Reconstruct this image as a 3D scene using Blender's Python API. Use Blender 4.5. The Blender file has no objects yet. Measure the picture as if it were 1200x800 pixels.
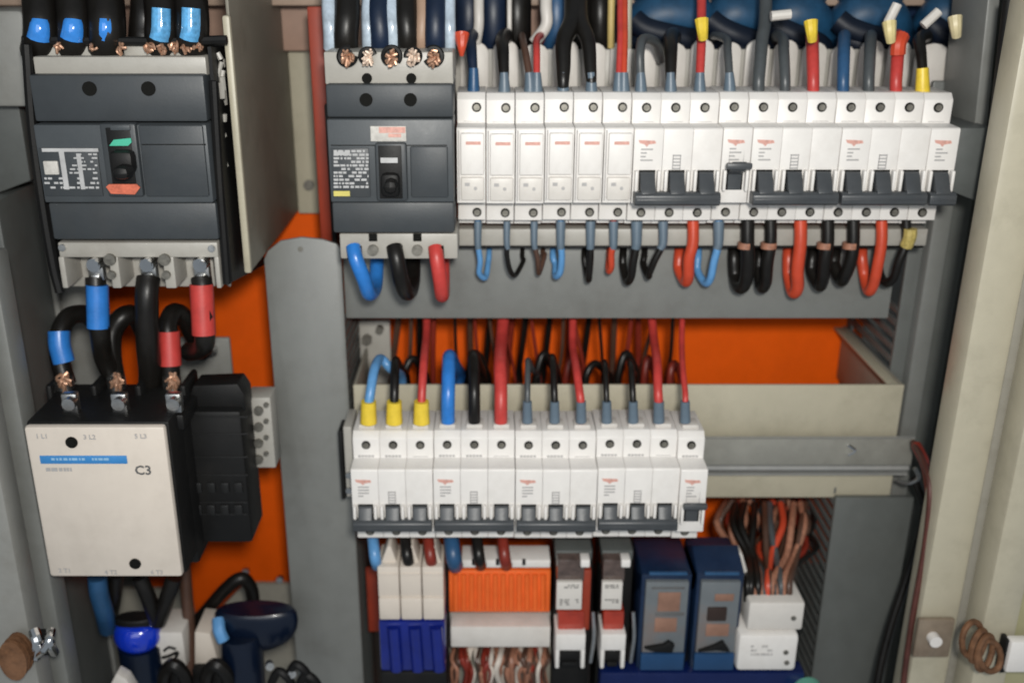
import bpy, bmesh, math, random
from mathutils import Vector, Matrix
random.seed(7)
C = bpy.context.scene.collection
SC = bpy.context.scene
# ---------------------------------------------------------------- camera
CZ = 1.40                     # camera height
TH = math.radians(20.5)       # looks down
F = 1180.0; CX = 573.0; CY = 400.0
cam_d = bpy.data.cameras.new('camera'); cam = bpy.data.objects.new('camera', cam_d); C.objects.link(cam)
cam.location = (0, 0, CZ); cam.rotation_euler = (math.pi/2 - TH, 0, 0)
cam_d.lens = 36*F/1200; cam_d.shift_x = (600-CX)/1200
cam_d.clip_start = 0.01; cam_d.clip_end = 50
cam_d.dof.use_dof = True; cam_d.dof.focus_distance = 0.52; cam_d.dof.aperture_fstop = 6.5
SC.camera = cam
# ---------------------------------------------------------------- world, lamps, exposure
W = bpy.data.worlds.new('World'); SC.world = W; W.use_nodes = True
W.node_tree.nodes['Background'].inputs[0].default_value = (0.80, 0.90, 1.0, 1)
W.node_tree.nodes['Background'].inputs[1].default_value = 0.24
def area(name, loc, target, size, power, col, size_y=None):
    l = bpy.data.lights.new(name, 'AREA'); l.size = size; l.energy = power; l.color = col
    if size_y: l.shape = 'RECTANGLE'; l.size_y = size_y
    o = bpy.data.objects.new(name, l); C.objects.link(o); o.location = loc
    o.rotation_euler = (Vector(target)-Vector(loc)).to_track_quat('-Z', 'Y').to_euler()
    return o
area('flash_lamp', (0.035, -0.06, 1.475), (0.03, 0.62, 1.22), 0.05, 4.6, (1.0, 0.97, 0.91))
area('fill_light', (-0.25, -0.7, 1.6), (0, 0.65, 1.15), 0.9, 4.6, (0.94, 0.97, 1.0))  # added soft fill from behind the camera, no window there
SC.view_settings.view_transform = 'Standard'; SC.view_settings.look = 'None'
SC.view_settings.exposure = 0.05; SC.view_settings.gamma = 1.0

# ---------------------------------------------------------------- helpers
def P(px, py, Y):
    """point of the cabinet at distance Y (metres in front of the camera) seen at px, py of the photo"""
    u = (px-CX)/F; v = (CY-py)/F
    dy = math.cos(TH)+v*math.sin(TH); dz = -math.sin(TH)+v*math.cos(TH)
    t = Y/dy
    return Vector((u*t, Y, CZ+dz*t))
MATS = {}
def mat(name, col=None, rough=0.45, metal=0.0, var=0.10, scale=60, bump=0.03, coat=0.0, dirt=None, spec=0.5):
    if name in MATS: return MATS[name]
    m = bpy.data.materials.new(name); m.use_nodes = True; nt = m.node_tree; n = nt.nodes; L = nt.links
    b = n['Principled BSDF']
    b.inputs['Metallic'].default_value = metal; b.inputs['Coat Weight'].default_value = coat
    b.inputs['Specular IOR Level'].default_value = spec
    tc = n.new('ShaderNodeTexCoord')
    nz = n.new('ShaderNodeTexNoise'); nz.inputs['Scale'].default_value = scale; nz.inputs['Detail'].default_value = 6
    nz.inputs['Roughness'].default_value = 0.65
    L.new(tc.outputs['Object'], nz.inputs['Vector'])
    mx = n.new('ShaderNodeMix'); mx.data_type = 'RGBA'
    mr = n.new('ShaderNodeMapRange'); mr.inputs[1].default_value = 0.3; mr.inputs[2].default_value = 0.7
    L.new(nz.outputs['Fac'], mr.inputs[0]); L.new(mr.outputs[0], mx.inputs['Factor'])
    c = Vector(col)
    mx.inputs['A'].default_value = (*(c*(1-var)), 1); mx.inputs['B'].default_value = (*[min(1, x) for x in c*(1+var)], 1)
    out = mx.outputs['Result']
    if dirt:
        n2 = n.new('ShaderNodeTexNoise'); n2.inputs['Scale'].default_value = 22; n2.inputs['Detail'].default_value = 8
        n2.inputs['Roughness'].default_value = 0.7
        L.new(tc.outputs['Object'], n2.inputs['Vector'])
        m2 = n.new('ShaderNodeMapRange'); m2.inputs[1].default_value = 0.50; m2.inputs[2].default_value = 0.78
        m2.inputs[4].default_value = dirt[3]
        L.new(n2.outputs['Fac'], m2.inputs[0])
        mz = n.new('ShaderNodeMix'); mz.data_type = 'RGBA'
        L.new(m2.outputs[0], mz.inputs['Factor']); L.new(out, mz.inputs['A']); mz.inputs['B'].default_value = (*dirt[:3], 1)
        out = mz.outputs['Result']
    L.new(out, b.inputs['Base Color'])
    r2 = n.new('ShaderNodeMapRange'); r2.inputs[3].default_value = max(0.02, rough-0.10); r2.inputs[4].default_value = min(1, rough+0.12)
    L.new(nz.outputs['Fac'], r2.inputs[0]); L.new(r2.outputs[0], b.inputs['Roughness'])
    if bump:
        n3 = n.new('ShaderNodeTexNoise'); n3.inputs['Scale'].default_value = 700; n3.inputs['Detail'].default_value = 3
        L.new(tc.outputs['Object'], n3.inputs['Vector'])
        bp = n.new('ShaderNodeBump'); bp.inputs['Strength'].default_value = bump*4; bp.inputs['Distance'].default_value = 0.0004
        L.new(n3.outputs['Fac'], bp.inputs['Height']); L.new(bp.outputs[0], b.inputs['Normal'])
    MATS[name] = m; return m
GR = (0.16, 0.13, 0.10)
white = mat('white_plastic', (0.71, 0.685, 0.655), 0.42, dirt=(0.42, 0.38, 0.33, 0.35), var=0.04)
white2 = mat('off_white_plastic', (0.60, 0.57, 0.53), 0.42, dirt=(0.35, 0.31, 0.26, 0.4), var=0.05)
cream = mat('cream_plastic', (0.61, 0.545, 0.475), 0.38, dirt=(0.42, 0.37, 0.31, 0.4), var=0.03)
beige = mat('beige_paint', (0.43, 0.395, 0.300), 0.40, dirt=(0.24, 0.22, 0.16, 0.5), var=0.04)
beige_dark = mat('dark_beige_paint', (0.26, 0.245, 0.205), 0.5, dirt=(0.13, 0.11, 0.08, 0.6), var=0.06)
tan = mat('olive_beige_paint', (0.33, 0.31, 0.18), 0.45, dirt=(0.22, 0.20, 0.12, 0.6), var=0.05)
shoulder_m = mat('grey_beige_plastic', (0.36, 0.345, 0.31), 0.4, dirt=(0.2, 0.18, 0.15, 0.5), var=0.05)
grey = mat('grey_pvc', (0.175, 0.180, 0.170), 0.42, dirt=(0.11, 0.105, 0.095, 0.55), var=0.05)
grey_d = mat('dark_grey_paint', (0.085, 0.092, 0.088), 0.45, dirt=(0.05, 0.048, 0.042, 0.6), var=0.08)
grey_m = mat('falloff_grey_pvc', (0.098, 0.104, 0.098), 0.42, dirt=(0.07, 0.07, 0.062, 0.55), var=0.05)  # grey PVC darkened, light falloff on the right put into the colour
side_m = mat('shaded_beige_paint', (0.19, 0.175, 0.14), 0.5, dirt=(0.10, 0.085, 0.065, 0.6), var=0.06)  # beige side wall with its grazing-light shade in the colour
grey_l = mat('light_grey_paint', (0.22, 0.22, 0.205), 0.45, dirt=(0.13, 0.12, 0.10, 0.6), var=0.06)
orange = mat('orange_paint', (0.80, 0.105, 0.003), 0.6, dirt=(0.66, 0.085, 0.004, 0.6), var=0.05, spec=.15)
orange_p = mat('orange_plastic', (0.75, 0.13, 0.02), 0.4, dirt=(0.5, 0.08, 0.02, 0.5))
rust_o = mat('dark_orange_paint', (0.26, 0.030, 0.010), 0.55, dirt=(0.12, 0.02, 0.01, 0.6))
mccb = mat('charcoal_plastic', (0.040, 0.046, 0.051), 0.45, dirt=(0.060, 0.060, 0.058, 0.5), var=0.06, spec=.4)
mccb_l = mat('slate_plastic', (0.054, 0.062, 0.068), 0.45, dirt=(0.045, 0.045, 0.045, 0.5), var=0.06)
black = mat('black_plastic', (0.007, 0.007, 0.007), 0.5, dirt=(0.020, 0.018, 0.016, 0.5), spec=.25)
toggle_m = mat('toggle_plastic', (0.048, 0.053, 0.058), 0.38, dirt=(0.09, 0.09, 0.09, 0.5))
hole_m = mat('dark_recess', (0.008, 0.008, 0.007), 0.8, spec=.1)
steel = mat('zinc_steel', (0.55, 0.55, 0.54), 0.32, metal=1.0, var=0.15, scale=200)
rail_m = mat('galvanised_steel', (0.36, 0.36, 0.345), 0.38, metal=0.35, var=0.10, scale=90, dirt=(0.25, 0.24, 0.22, 0.5))
screw_m = mat('dull_screw', (0.20, 0.19, 0.165), 0.45, metal=0.7, var=0.3, scale=300)
copper = mat('copper_strands', (0.50, 0.29, 0.19), 0.4, metal=0.6, var=0.35, scale=500)
rust = mat('rusty_steel', (0.16, 0.075, 0.035), 0.7, metal=0.3, var=0.4, scale=200, dirt=(0.30, 0.16, 0.09, 0.8))
chrome = mat('chrome', (0.75, 0.75, 0.75), 0.12, metal=1.0, var=0.05)
w_blue = mat('blue_insulation', (0.025, 0.17, 0.52), 0.30, var=0.15, scale=120)
w_lblue = mat('pale_blue_insulation', (0.10, 0.27, 0.52), 0.35, var=0.15, scale=120)
w_navy = mat('navy_insulation', (0.004, 0.013, 0.036), 0.45, var=0.3, scale=50)
w_dblue = mat('steel_blue_insulation', (0.020, 0.075, 0.17), 0.4, var=0.2)
w_red = mat('red_insulation', (0.47, 0.045, 0.038), 0.42, var=0.15, scale=120)
w_ored = mat('orange_red_insulation', (0.50, 0.058, 0.024), 0.35, var=0.15)
w_dred = mat('brown_red_insulation', (0.20, 0.022, 0.012), 0.4, var=0.2)
w_brown = mat('brown_insulation', (0.075, 0.038, 0.025), 0.4, var=0.25)
w_black = mat('black_insulation', (0.008, 0.007, 0.006), 0.36, var=0.3, spec=.35)
w_grey = mat('dark_grey_insulation', (0.060, 0.068, 0.072), 0.4, var=0.2)
w_pink = mat('bare_copper_tone', (0.32, 0.145, 0.09), 0.5, var=0.3, scale=300)
yellow = mat('yellow_sleeve', (0.72, 0.52, 0.045), 0.4, var=0.12, scale=200)
ferr = mat('blue_grey_ferrule', (0.105, 0.145, 0.185), 0.4, var=0.15)
cobalt = mat('cobalt_plastic', (0.003, 0.012, 0.17), 0.16, coat=0.6, var=0.2)
navy_p = mat('navy_plastic', (0.006, 0.018, 0.050), 0.35, var=0.2, dirt=(0.012, 0.028, 0.06, 0.5))
gface = mat('slate_face_plastic', (0.13, 0.145, 0.155), 0.4, var=0.08, dirt=(0.22, 0.13, 0.09, 0.6))
label_m = mat('pale_sticker', (0.52, 0.50, 0.46), 0.5, var=0.15, scale=300)
ink = mat('grey_print', (0.36, 0.35, 0.345), 0.6, var=0.1)
ink_d = mat('dark_print', (0.10, 0.10, 0.10), 0.6, var=0.2)
ink_w = mat('white_print', (0.42, 0.42, 0.42), 0.6, var=0.2)
red_print = mat('red_print', (0.58, 0.31, 0.26), 0.6, var=0.25, scale=400)
blue_print = mat('blue_print', (0.04, 0.21, 0.50), 0.4, var=0.1)
green_m = mat('green_enamel', (0.06, 0.42, 0.28), 0.4)
teal = mat('teal_plastic', (0.13, 0.36, 0.27), 0.4)
maroon = mat('clear_red_plastic', (0.30, 0.030, 0.015), 0.18, coat=0.6, var=0.3)
smoke = mat('smoky_relay_cover', (0.085, 0.060, 0.052), 0.18, coat=0.6, var=0.4, scale=120)

def merge(bm, t):
    me = bpy.data.meshes.new('t'); t.to_mesh(me); t.free(); bm.from_mesh(me); bpy.data.meshes.remove(me)
def box(bm, x0, x1, y0, y1, z0, z1, bev=0.0008, seg=2):
    t = bmesh.new()
    bmesh.ops.create_cube(t, size=1)
    sx, sy, sz = abs(x1-x0), abs(y1-y0), abs(z1-z0)
    for v in t.verts:
        v.co = Vector(((x0+x1)/2+v.co.x*sx, (y0+y1)/2+v.co.y*sy, (z0+z1)/2+v.co.z*sz))
    b = min(bev, 0.45*min(sx, sy, sz))
    if b > 1e-5: bmesh.ops.bevel(t, geom=t.edges[:], offset=b, segments=seg, affect='EDGES', profile=0.5)
    merge(bm, t)
def bx(bm, px0, px1, pt, pb, Y, d, bev=0.0008, yref=None):
    """box whose front face spans these photo coordinates at distance Y, d deep"""
    yr = (pt+pb)/2 if yref is None else yref
    a = P(px0, yr, Y).x; b = P(px1, yr, Y).x
    box(bm, a, b, Y, Y+d, P(0, pb, Y).z, P(0, pt, Y).z, bev)
def cyl(bm, c, r, d, axis='Y', seg=16, r2=None, bev=0.0):
    t = bmesh.new()
    bmesh.ops.create_cone(t, cap_ends=True, segments=seg, radius1=r, radius2=r if r2 is None else r2, depth=d)
    if axis == 'Y': rot = Matrix.Rotation(math.pi/2, 4, 'X')
    elif axis == 'X': rot = Matrix.Rotation(math.pi/2, 4, 'Y')
    elif axis == 'Z': rot = Matrix.Identity(4)
    else: rot = Vector(axis).to_track_quat('Z', 'Y').to_matrix().to_4x4()
    bmesh.ops.transform(t, matrix=Matrix.Translation(Vector(c)) @ rot, verts=t.verts)
    merge(bm, t)
def prism(bm, poly, y0, y1, bev=0.0):
    """polygon of (x, z) extruded from y0 to y1"""
    t = bmesh.new()
    vs = [t.verts.new((x, y0, z)) for x, z in poly]
    f = t.faces.new(vs)
    r = bmesh.ops.extrude_face_region(t, geom=[f])
    for v in r['geom']:
        if isinstance(v, bmesh.types.BMVert): v.co.y = y1
    bmesh.ops.recalc_face_normals(t, faces=t.faces[:])
    if bev: bmesh.ops.bevel(t, geom=t.edges[:], offset=bev, segments=2, affect='EDGES', profile=0.5)
    merge(bm, t)
def xprism(bm, poly, x0, x1, bev=0.0):
    """polygon of (y, z) extruded from x0 to x1"""
    t = bmesh.new()
    vs = [t.verts.new((x0, y, z)) for y, z in poly]
    f = t.faces.new(vs)
    r = bmesh.ops.extrude_face_region(t, geom=[f])
    for v in r['geom']:
        if isinstance(v, bmesh.types.BMVert): v.co.x = x1
    bmesh.ops.recalc_face_normals(t, faces=t.faces[:])
    if bev: bmesh.ops.bevel(t, geom=t.edges[:], offset=bev, segments=2, affect='EDGES', profile=0.5)
    merge(bm, t)
def pprism(bm, pts, Y, d, bev=0.0):
    prism(bm, [(P(x, y, Y).x, P(x, y, Y).z) for x, y in pts], Y, Y+d, bev)
def smooth(pts, n=6):
    if len(pts) < 3: return pts
    q = [pts[0]*2-pts[1]]+pts+[pts[-1]*2-pts[-2]]
    out = []
    for i in range(1, len(q)-2):
        p0, p1, p2, p3 = q[i-1:i+3]
        for k in range(n):
            t = k/n
            out.append(0.5*((2*p1)+(p2-p0)*t+(2*p0-5*p1+4*p2-p3)*t*t+(3*p1-p0-3*p2+p3)*t**3))
    out.append(pts[-1]); return out
def tube(bm, pts, r, seg=12, n=6, r_end=None):
    pts = smooth([Vector(p) for p in pts], n)
    T = [(pts[min(i+1, len(pts)-1)]-pts[max(i-1, 0)]).normalized() for i in range(len(pts))]
    u = T[0].orthogonal().normalized(); rings = []
    N = len(pts)-1
    for i, p in enumerate(pts):
        u = (u-T[i]*u.dot(T[i])).normalized(); w = T[i].cross(u)
        rr = r if r_end is None else r+(r_end-r)*i/N
        rings.append([bm.verts.new(p+(u*math.cos(a)+w*math.sin(a))*rr) for a in [2*math.pi*k/seg for k in range(seg)]])
    for a, b in zip(rings, rings[1:]):
        for k in range(seg): bm.faces.new((a[k], a[(k+1) % seg], b[(k+1) % seg], b[k]))
    bm.faces.new(rings[0][::-1]); bm.faces.new(rings[-1])
def root_loc(o):
    v = Vector((0, 0, 0))
    while o is not None: v += o.location; o = o.parent
    return v
def obj(name, bm, m, parent=None, sm=True, label=None, loc=None):
    me = bpy.data.meshes.new(name)
    off = root_loc(parent) if parent else Vector(loc) if loc is not None else Vector((0, 0, 0))
    bmesh.ops.translate(bm, vec=-off, verts=bm.verts)
    bmesh.ops.recalc_face_normals(bm, faces=bm.faces[:])
    bm.to_mesh(me); bm.free(); me.materials.append(m)
    o = bpy.data.objects.new(name, me); C.objects.link(o)
    if parent: o.parent = parent
    else: o.location = off
    if sm:
        for p in me.polygons: p.use_smooth = True
        try:
            me.set_sharp_from_angle(angle=math.radians(35))
        except Exception: pass
    if label: o['label'] = label
    return o
def tag(o, label, cat, group=None, kind=None):
    if label: o['label'] = label
    if cat: o['category'] = cat
    if group: o['group'] = group
    if kind: o['kind'] = kind
    return o
def thing(name, label, cat, loc=(0, 0, 0), group=None):
    o = bpy.data.objects.new(name, None); C.objects.link(o); o.location = loc; o.empty_display_size = 0.02
    return tag(o, label, cat, group)
def nb(): return bmesh.new()
def part(name, m, parent, fn, **k):
    b = nb(); fn(b); return obj(name, b, m, parent, **k)
def textmesh(name, s, size, x, y, z, m, parent, ext=0.0001, width=None):
    cu = bpy.data.curves.new('tx', 'FONT'); cu.body = s; cu.size = size; cu.extrude = ext
    cu.offset = size*.02
    cu.align_x = 'CENTER'; cu.align_y = 'CENTER'; cu.resolution_u = 2
    o = bpy.data.objects.new('tx', cu); C.objects.link(o)
    bpy.context.view_layer.update()
    dg = bpy.context.evaluated_depsgraph_get()
    me = bpy.data.meshes.new_from_object(o.evaluated_get(dg)); bpy.data.objects.remove(o); bpy.data.curves.remove(cu)
    b = nb(); b.from_mesh(me); bpy.data.meshes.remove(me)
    sx = 1.0
    if width:
        w = max(v.co.x for v in b.verts)-min(v.co.x for v in b.verts); sx = width/w
    for v in b.verts: v.co = Vector((x+v.co.x*sx, y-v.co.z, z+v.co.y))
    return obj(name, b, m, parent, sm=False)
ORD = ['first', 'second', 'third', 'fourth', 'fifth', 'sixth', 'seventh', 'eighth', 'ninth', 'tenth', 'eleventh', 'twelfth', 'thirteenth', 'fourteenth', 'fifteenth', 'sixteenth', 'seventeenth']

# =================================================================== SETTING
YO = 0.79            # orange plate
YC = 0.665           # trunking covers
b = nb(); a = P(120, 400, YO).x; c = P(1010, 400, YO).x
box(b, a, c, YO, YO+.004, P(0, 900, YO).z, P(0, -60, YO).z)
tag(obj('mounting_plate', b, orange), 'orange painted steel mounting plate behind the breakers and ducts', 'mounting plate')
b = nb(); box(b, -0.62, 0.62, .86, .865, .55, 1.75)
tag(obj('cabinet_back', b, grey_l), None, None, kind='structure')
b = nb(); box(b, -0.62, 0.62, .50, .86, .545, .55)
tag(obj('cabinet_floor', b, grey_d), None, None, kind='structure')

# left cabinet side
lx = P(8, 400, .74).x
t = thing('cabinet_side_wall', 'grey steel side wall of the cabinet left of the large breaker', 'cabinet wall', (lx, .66, 1.1))
part('side_panel', grey_d, t, lambda b: box(b, lx-.012, lx-.010, .50, .86, .55, 1.75))
def f(b):
    box(b, P(-40, 40, .64).x, P(30, 40, .64).x, .64, .70, P(0, 126, .64).z, P(0, 12, .64).z, .003)
part('mounting_bracket', grey_l, t, f)
def f(b):
    x0 = P(-60, 200, .66).x; x1 = P(34, 200, .66).x
    prism(b, [(x0, P(0, 245, .66).z), (x1, P(0, 212, .66).z), (x1, P(0, 30, .66).z), (x0, P(0, 30, .66).z)], .66, .70, .001)
part('corner_plate', grey_d, t, f)
def f(b):
    x0 = P(26, 300, .70).x; x1 = P(60, 300, .70).x
    box(b, x0, x1, .70, .705, .55, P(0, 212, .70).z, .001)
part('rear_flange', grey_l, t, f)
part('middle_flange', grey_d, t, lambda b: box(b, P(5, 500, .64).x, P(42, 500, .64).x, .64, .70, .55, P(0, 235, .64).z, .002))
# near door strip left
t = thing('cabinet_door', 'grey cabinet door edge with rusty latch at the lower left', 'cabinet door', (P(-20, 600, .52).x, .52, .9))
part('door_edge', grey_l, t, lambda b: box(b, P(-160, 600, .53).x, P(8, 600, .53).x, .53, .55, .50, P(0, 330, .53).z, .003))
part('door_flange', grey, t, lambda b: box(b, P(9, 600, .56).x, P(45, 600, .56).x, .56, .58, .50, P(0, 300, .56).z, .002))
t = thing('latch_bolt', 'rusty round bolt beside a chrome latch at the lower left corner', 'bolt', P(20, 772, .525))
def f(b):
    c = P(22, 771, .52)
    for k in range(6): cyl(b, c+Vector((.0005*math.sin(k*2), -.002*k+.004, 0)), .0085 if k % 2 else .0072, .0021, seg=20)
o = part('threaded_shank', rust, t, f)
for v in o.data.vertices: v.co.z *= 1.7
t = thing('door_latch', 'shiny chrome latch tongue on the left cabinet door edge', 'latch', P(50, 752, .53))
def f(b):
    tube(b, [P(40, 738, .52), P(44, 752, .515), P(42, 768, .52)], .0034, 10)
    tube(b, [P(60, 738, .52), P(58, 752, .512), P(64, 764, .52)], .0028, 10)
    tube(b, [P(42, 768, .52), P(52, 760, .512), P(58, 752, .512)], .0024, 10)
part('tongue', chrome, t, f)
part('latch_base', black, t, lambda b: bx(b, 38, 62, 740, 768, .525, .004, .001))

# right cabinet wall and door
rx = P(1092, 300, .68).x
t = thing('cabinet_side_wall', 'dark grey steel side wall of the cabinet right of the breakers', 'cabinet wall', (rx, .66, 1.1))
def f(b):
    box(b, P(1100, 300, .70).x, P(1185, 300, .70).x, .70, .704, .50, 1.75, .0005)
part('rear_flange', grey_d, t, f)
part('folded_lip', grey, t, lambda b: box(b, P(1122, 80, .68).x, P(1146, 80, .68).x, .68, .70, .50, 1.75, .003))
def f(b):
    prism(b, [(P(1120, 150, .62).x, P(0, 222, .62).z), (P(1158, 190, .62).x, P(0, 238, .62).z), (P(1158, 190, .62).x, P(0, 150, .62).z), (P(1120, 150, .62).x, P(0, 150, .62).z)], .62, .69, .001)
part('mounting_bracket', grey_d, t, f)
def f(b):
    prism(b, [(P(1150, 100, .64).x, P(0, 150, .64).z), (P(1166, 100, .64).x, P(0, 158, .64).z), (P(1170, 0, .64).x, P(0, -30, .64).z), (P(1156, 0, .64).x, P(0, -30, .64).z)], .64, .69, .001)
part('upper_strip', grey, t, f)
# sealing gasket
b = nb(); tube(b, [P(1184, 0, .60), P(1170, 120, .60), P(1154, 240, .60), P(1128, 410, .60), P(1102, 590, .60), P(1088, 700, .60), P(1074, 830, .60)], .0040)
tag(obj('door_gasket', b, black, loc=P(1128, 410, .60)), 'black rubber seal running between grey wall and beige door', 'gasket')
t = thing('cabinet_door', 'open beige steel cabinet door along the right edge', 'cabinet door', (P(1160, 400, .56).x, .56, 1.0))
xa = P(1135, 400, .575).x
def f(b):
    prism(b, [(xa, .5), (xa, 1.75), (xa+.0275, 1.75), (xa+.0275, .5)], .575, .600, .004)
part('door_edge', beige, t, f)
def f(b):
    box(b, xa+.0275, xa+.034, .578, .596, .5, 1.75, .001)
part('shaded_groove', beige_dark, t, f)  # darker beige stands in for the shadow strip along the door edge
def f(b):
    prism(b, [(xa+.0325, .5), (xa+.0325, 1.75), (xa+.056, 1.75), (xa+.056, .5)], .555, .58, .003)
part('door_flange', beige, t, f)
part('inner_panel', tan, t, lambda b: box(b, xa+.0555, xa+.30, .560, .562, .5, 1.75, .001))
t = thing('hinge_bracket', 'worn brownish hinge plate with a white screw on the beige door', 'hinge', P(1092, 748, .57))
part('plate', mat('worn_latch_metal', (.24, .19, .14), .5, var=.2, dirt=(.12, .075, .05, .9), metal=.2), t, lambda b: bx(b, 1074, 1116, 726, 770, .568, .004, .001))
def f(b):
    c = P(1095, 749, .565); cyl(b, c, .0042, .006); 
part('screw', white, t, f)
t = thing('coil_spring', 'brown coiled rusty spring hanging on the beige door flange', 'spring', P(1148, 755, .545))
def f(b):
    for (cx_, cy_, rx_, ry_, q) in ((1139, 748, 12, 20, .3), (1146, 756, 11, 18, .9), (1160, 768, 13, 18, -.2), (1154, 764, 10, 20, .6)):
        pts = [P(cx_+rx_*math.cos(a)*math.cos(q)-ry_*math.sin(a)*math.sin(q)*.4, cy_+ry_*math.sin(a), .54+.004*math.cos(a)) for a in [k*2*math.pi/12 for k in range(13)]]
        tube(b, pts, .0020, 8, 3)
part('coil', rust, t, f)
t = thing('plastic_clip', 'small white plastic block at the lower right corner', 'clip', P(1195, 770, .54))
part('block', white, t, lambda b: bx(b, 1182, 1215, 752, 788, .54, .008, .0015))
part('side_cheek', black, t, lambda b: bx(b, 1176, 1181, 750, 788, .543, .008, .0005))

# =================================================================== TRUNKING
def slots(b, x, y0, y1, z0, z1, step=.0085, w=.0050, th=.0018):
    z = z0; t_ = 0
    box(b, x-th/2, x+th/2, y1-.012, y1, z0, z1, .0003)
    while z < z1-w:
        box(b, x-th/2, x+th/2, y0, y1-.0115, z, z+w, .0008)
        z += step
# vertical grey trunking between the large contactor and lower breakers
yc = .655
t = thing('vertical_trunking', 'grey plastic cable trunking with rounded top between contactor and lower breakers', 'cable trunking', P(370, 500, yc))
xl, xr = P(317, 400, yc).x, P(405, 400, yc).x
def f(b):
    zt = P(0, 284, yc).z; n = 8
    poly = [(xl, .5), (xr, .5)]
    poly += [(xr, zt-.004)]
    poly += [(xr-.003, zt-.001), (xr-.012, zt+.002), ((xl+xr)/2, zt+.0035), (xl+.012, zt+.001), (xl+.003, zt-.006), (xl, zt-.012)]
    prism(b, poly, yc, yc+.003, .0008)
part('cover', grey, t, f)
part('side_wall', grey_d, t, lambda b: slots(b, xr-.002, yc+.004, YO-.002, .5, P(0, 375, yc).z))
part('side_wall', grey_d, t, lambda b: slots(b, xl+.004, yc+.004, YO-.002, .5, P(0, 360, yc).z))
part('rivet', screw_m, t, lambda b: cyl(b, P(352, 292, yc-.0002), .0018, .001, seg=12))
# horizontal cover under upper row
t = thing('horizontal_trunking', 'wide grey plastic trunking cover running under the upper breaker row', 'cable trunking', P(720, 330, YC))
xl2, xr2 = P(403, 330, YC).x, P(1047, 330, YC).x
part('cover', grey, t, lambda b: box(b, xl2, xr2, YC, YC+.003, P(0, 373, YC).z, P(0, 287, YC).z, .0008))
part('bottom_lip', grey_d, t, lambda b: box(b, xl2, xr2, YC+.0032, YC+.03, P(0, 373, YC).z+.0005, P(0, 373, YC).z+.003, .0003))
# right post
t = thing('vertical_trunking', 'grey plastic cable trunking right of the lower breaker row', 'cable trunking', P(1015, 640, YC))
xp0, xp1 = P(1048, 400, .690).x, P(1112, 400, .690).x
part('cover', grey_m, t, lambda b: box(b, xp0+.0002, xp1, .690, .694, .5, P(0, 100, YC).z, .001))
part('side_wall', grey_d, t, lambda b: slots(b, xp0+.0012, .6945, YO-.002, P(0, 580, YC).z-.0, P(0, 372, YC).z, .0095, .0055))
xq0 = P(972, 640, .655).x
part('lower_cover', grey_m, t, lambda b: box(b, xq0, P(1062, 640, .655).x, .655, .660, .5, P(0, 583, .655).z, .001))
part('lower_side_wall', grey_d, t, lambda b: slots(b, xq0+.001, .661, YO-.002, .5, P(0, 575, .655).z, .0095, .0055))
# top trunking with finger tabs
t = thing('slotted_trunking', 'pale slotted trunking with rounded finger tabs above the upper breaker row', 'cable trunking', P(820, 80, .70))
xs = [537, 575, 610, 645, 680, 712, 742, 771, 806, 838, 870, 903, 936, 970, 1003, 1036, 1068, 1100, 1116]
for i in range(len(xs)-2):
    x0, x1 = xs[i]+2.5, xs[i+1]-2.5
    if i == len(xs)-3: x1 = xs[-1]-3
    Yt = .70
    z0 = P(0, 125, Yt).z; top = 50+random.uniform(-4, 4)
    def f(b):
        xa_, xb_ = P(x0, 80, Yt).x, P(x1, 80, Yt).x; zt = P(0, top, Yt).z; r = (xb_-xa_)*.42
        poly = [(xa_, z0), (xb_, z0), (xb_, zt-r)]+[((xa_+xb_)/2+(xb_-xa_)/2*math.cos(a), zt-r+r*math.sin(a)) for a in [math.pi*k/8 for k in range(1, 8)]]+[(xa_, zt-r)]
        prism(b, poly, Yt, Yt+.0025, .0006)
    part('finger_tab', white2, t, f)
part('tray_wall', shoulder_m, t, lambda b: box(b, P(533, 80, .705).x, P(1118, 80, .705).x, .705, .707, P(0, 140, .705).z, P(0, 58, .705).z, .0004))
part('dark_tray', navy_p, t, lambda b: box(b, P(380, 30, .77).x, P(1140, 30, .77).x, .77, .775, P(0, 90, .77).z, P(0, -40, .77).z, .001))
t = thing('top_frame_bar', 'tan painted frame bar along the very top of the panel', 'frame bar', P(300, 4, .70))
part('bar', mat('tan_paint', (.34, .25, .19), .5, dirt=(.2, .14, .1, .6)), t, lambda b: bx(b, -60, 1160, -14, 7, .735, .01, .001))
part('rear_sheet', mat('tan_sheet', (.30, .19, .14), .6, dirt=(.2, .12, .09, .6)), t, lambda b: bx(b, -40, 640, -14, 60, .765, .003, .001))

# beige support box of the large breaker (seen from inside right)
t = thing('support_frame', 'beige sheet steel support post between the two large breakers', 'support frame', P(310, 160, .70))
xsup = P(276, 110, .61).x
zb = P(0, 319, .61).z
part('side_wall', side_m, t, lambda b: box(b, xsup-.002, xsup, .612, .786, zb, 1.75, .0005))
part('front_edge', beige, t, lambda b: box(b, xsup-.0036, xsup+.001, .607, .612, zb, P(0, 18, .61).z, .0015))
zb2 = P(0, 250, .78).z
part('rear_flange', beige, t, lambda b: box(b, xsup, P(373, 120, .78).x, .780, .785, zb2, 1.75, .0005))
def f(b):
    c = P(362, 217, .779); cyl(b, c, .0042, .003, seg=16); cyl(b, c+Vector((0, -.002, 0)), .0022, .002, seg=6)
part('screw', screw_m, t, f)
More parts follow.
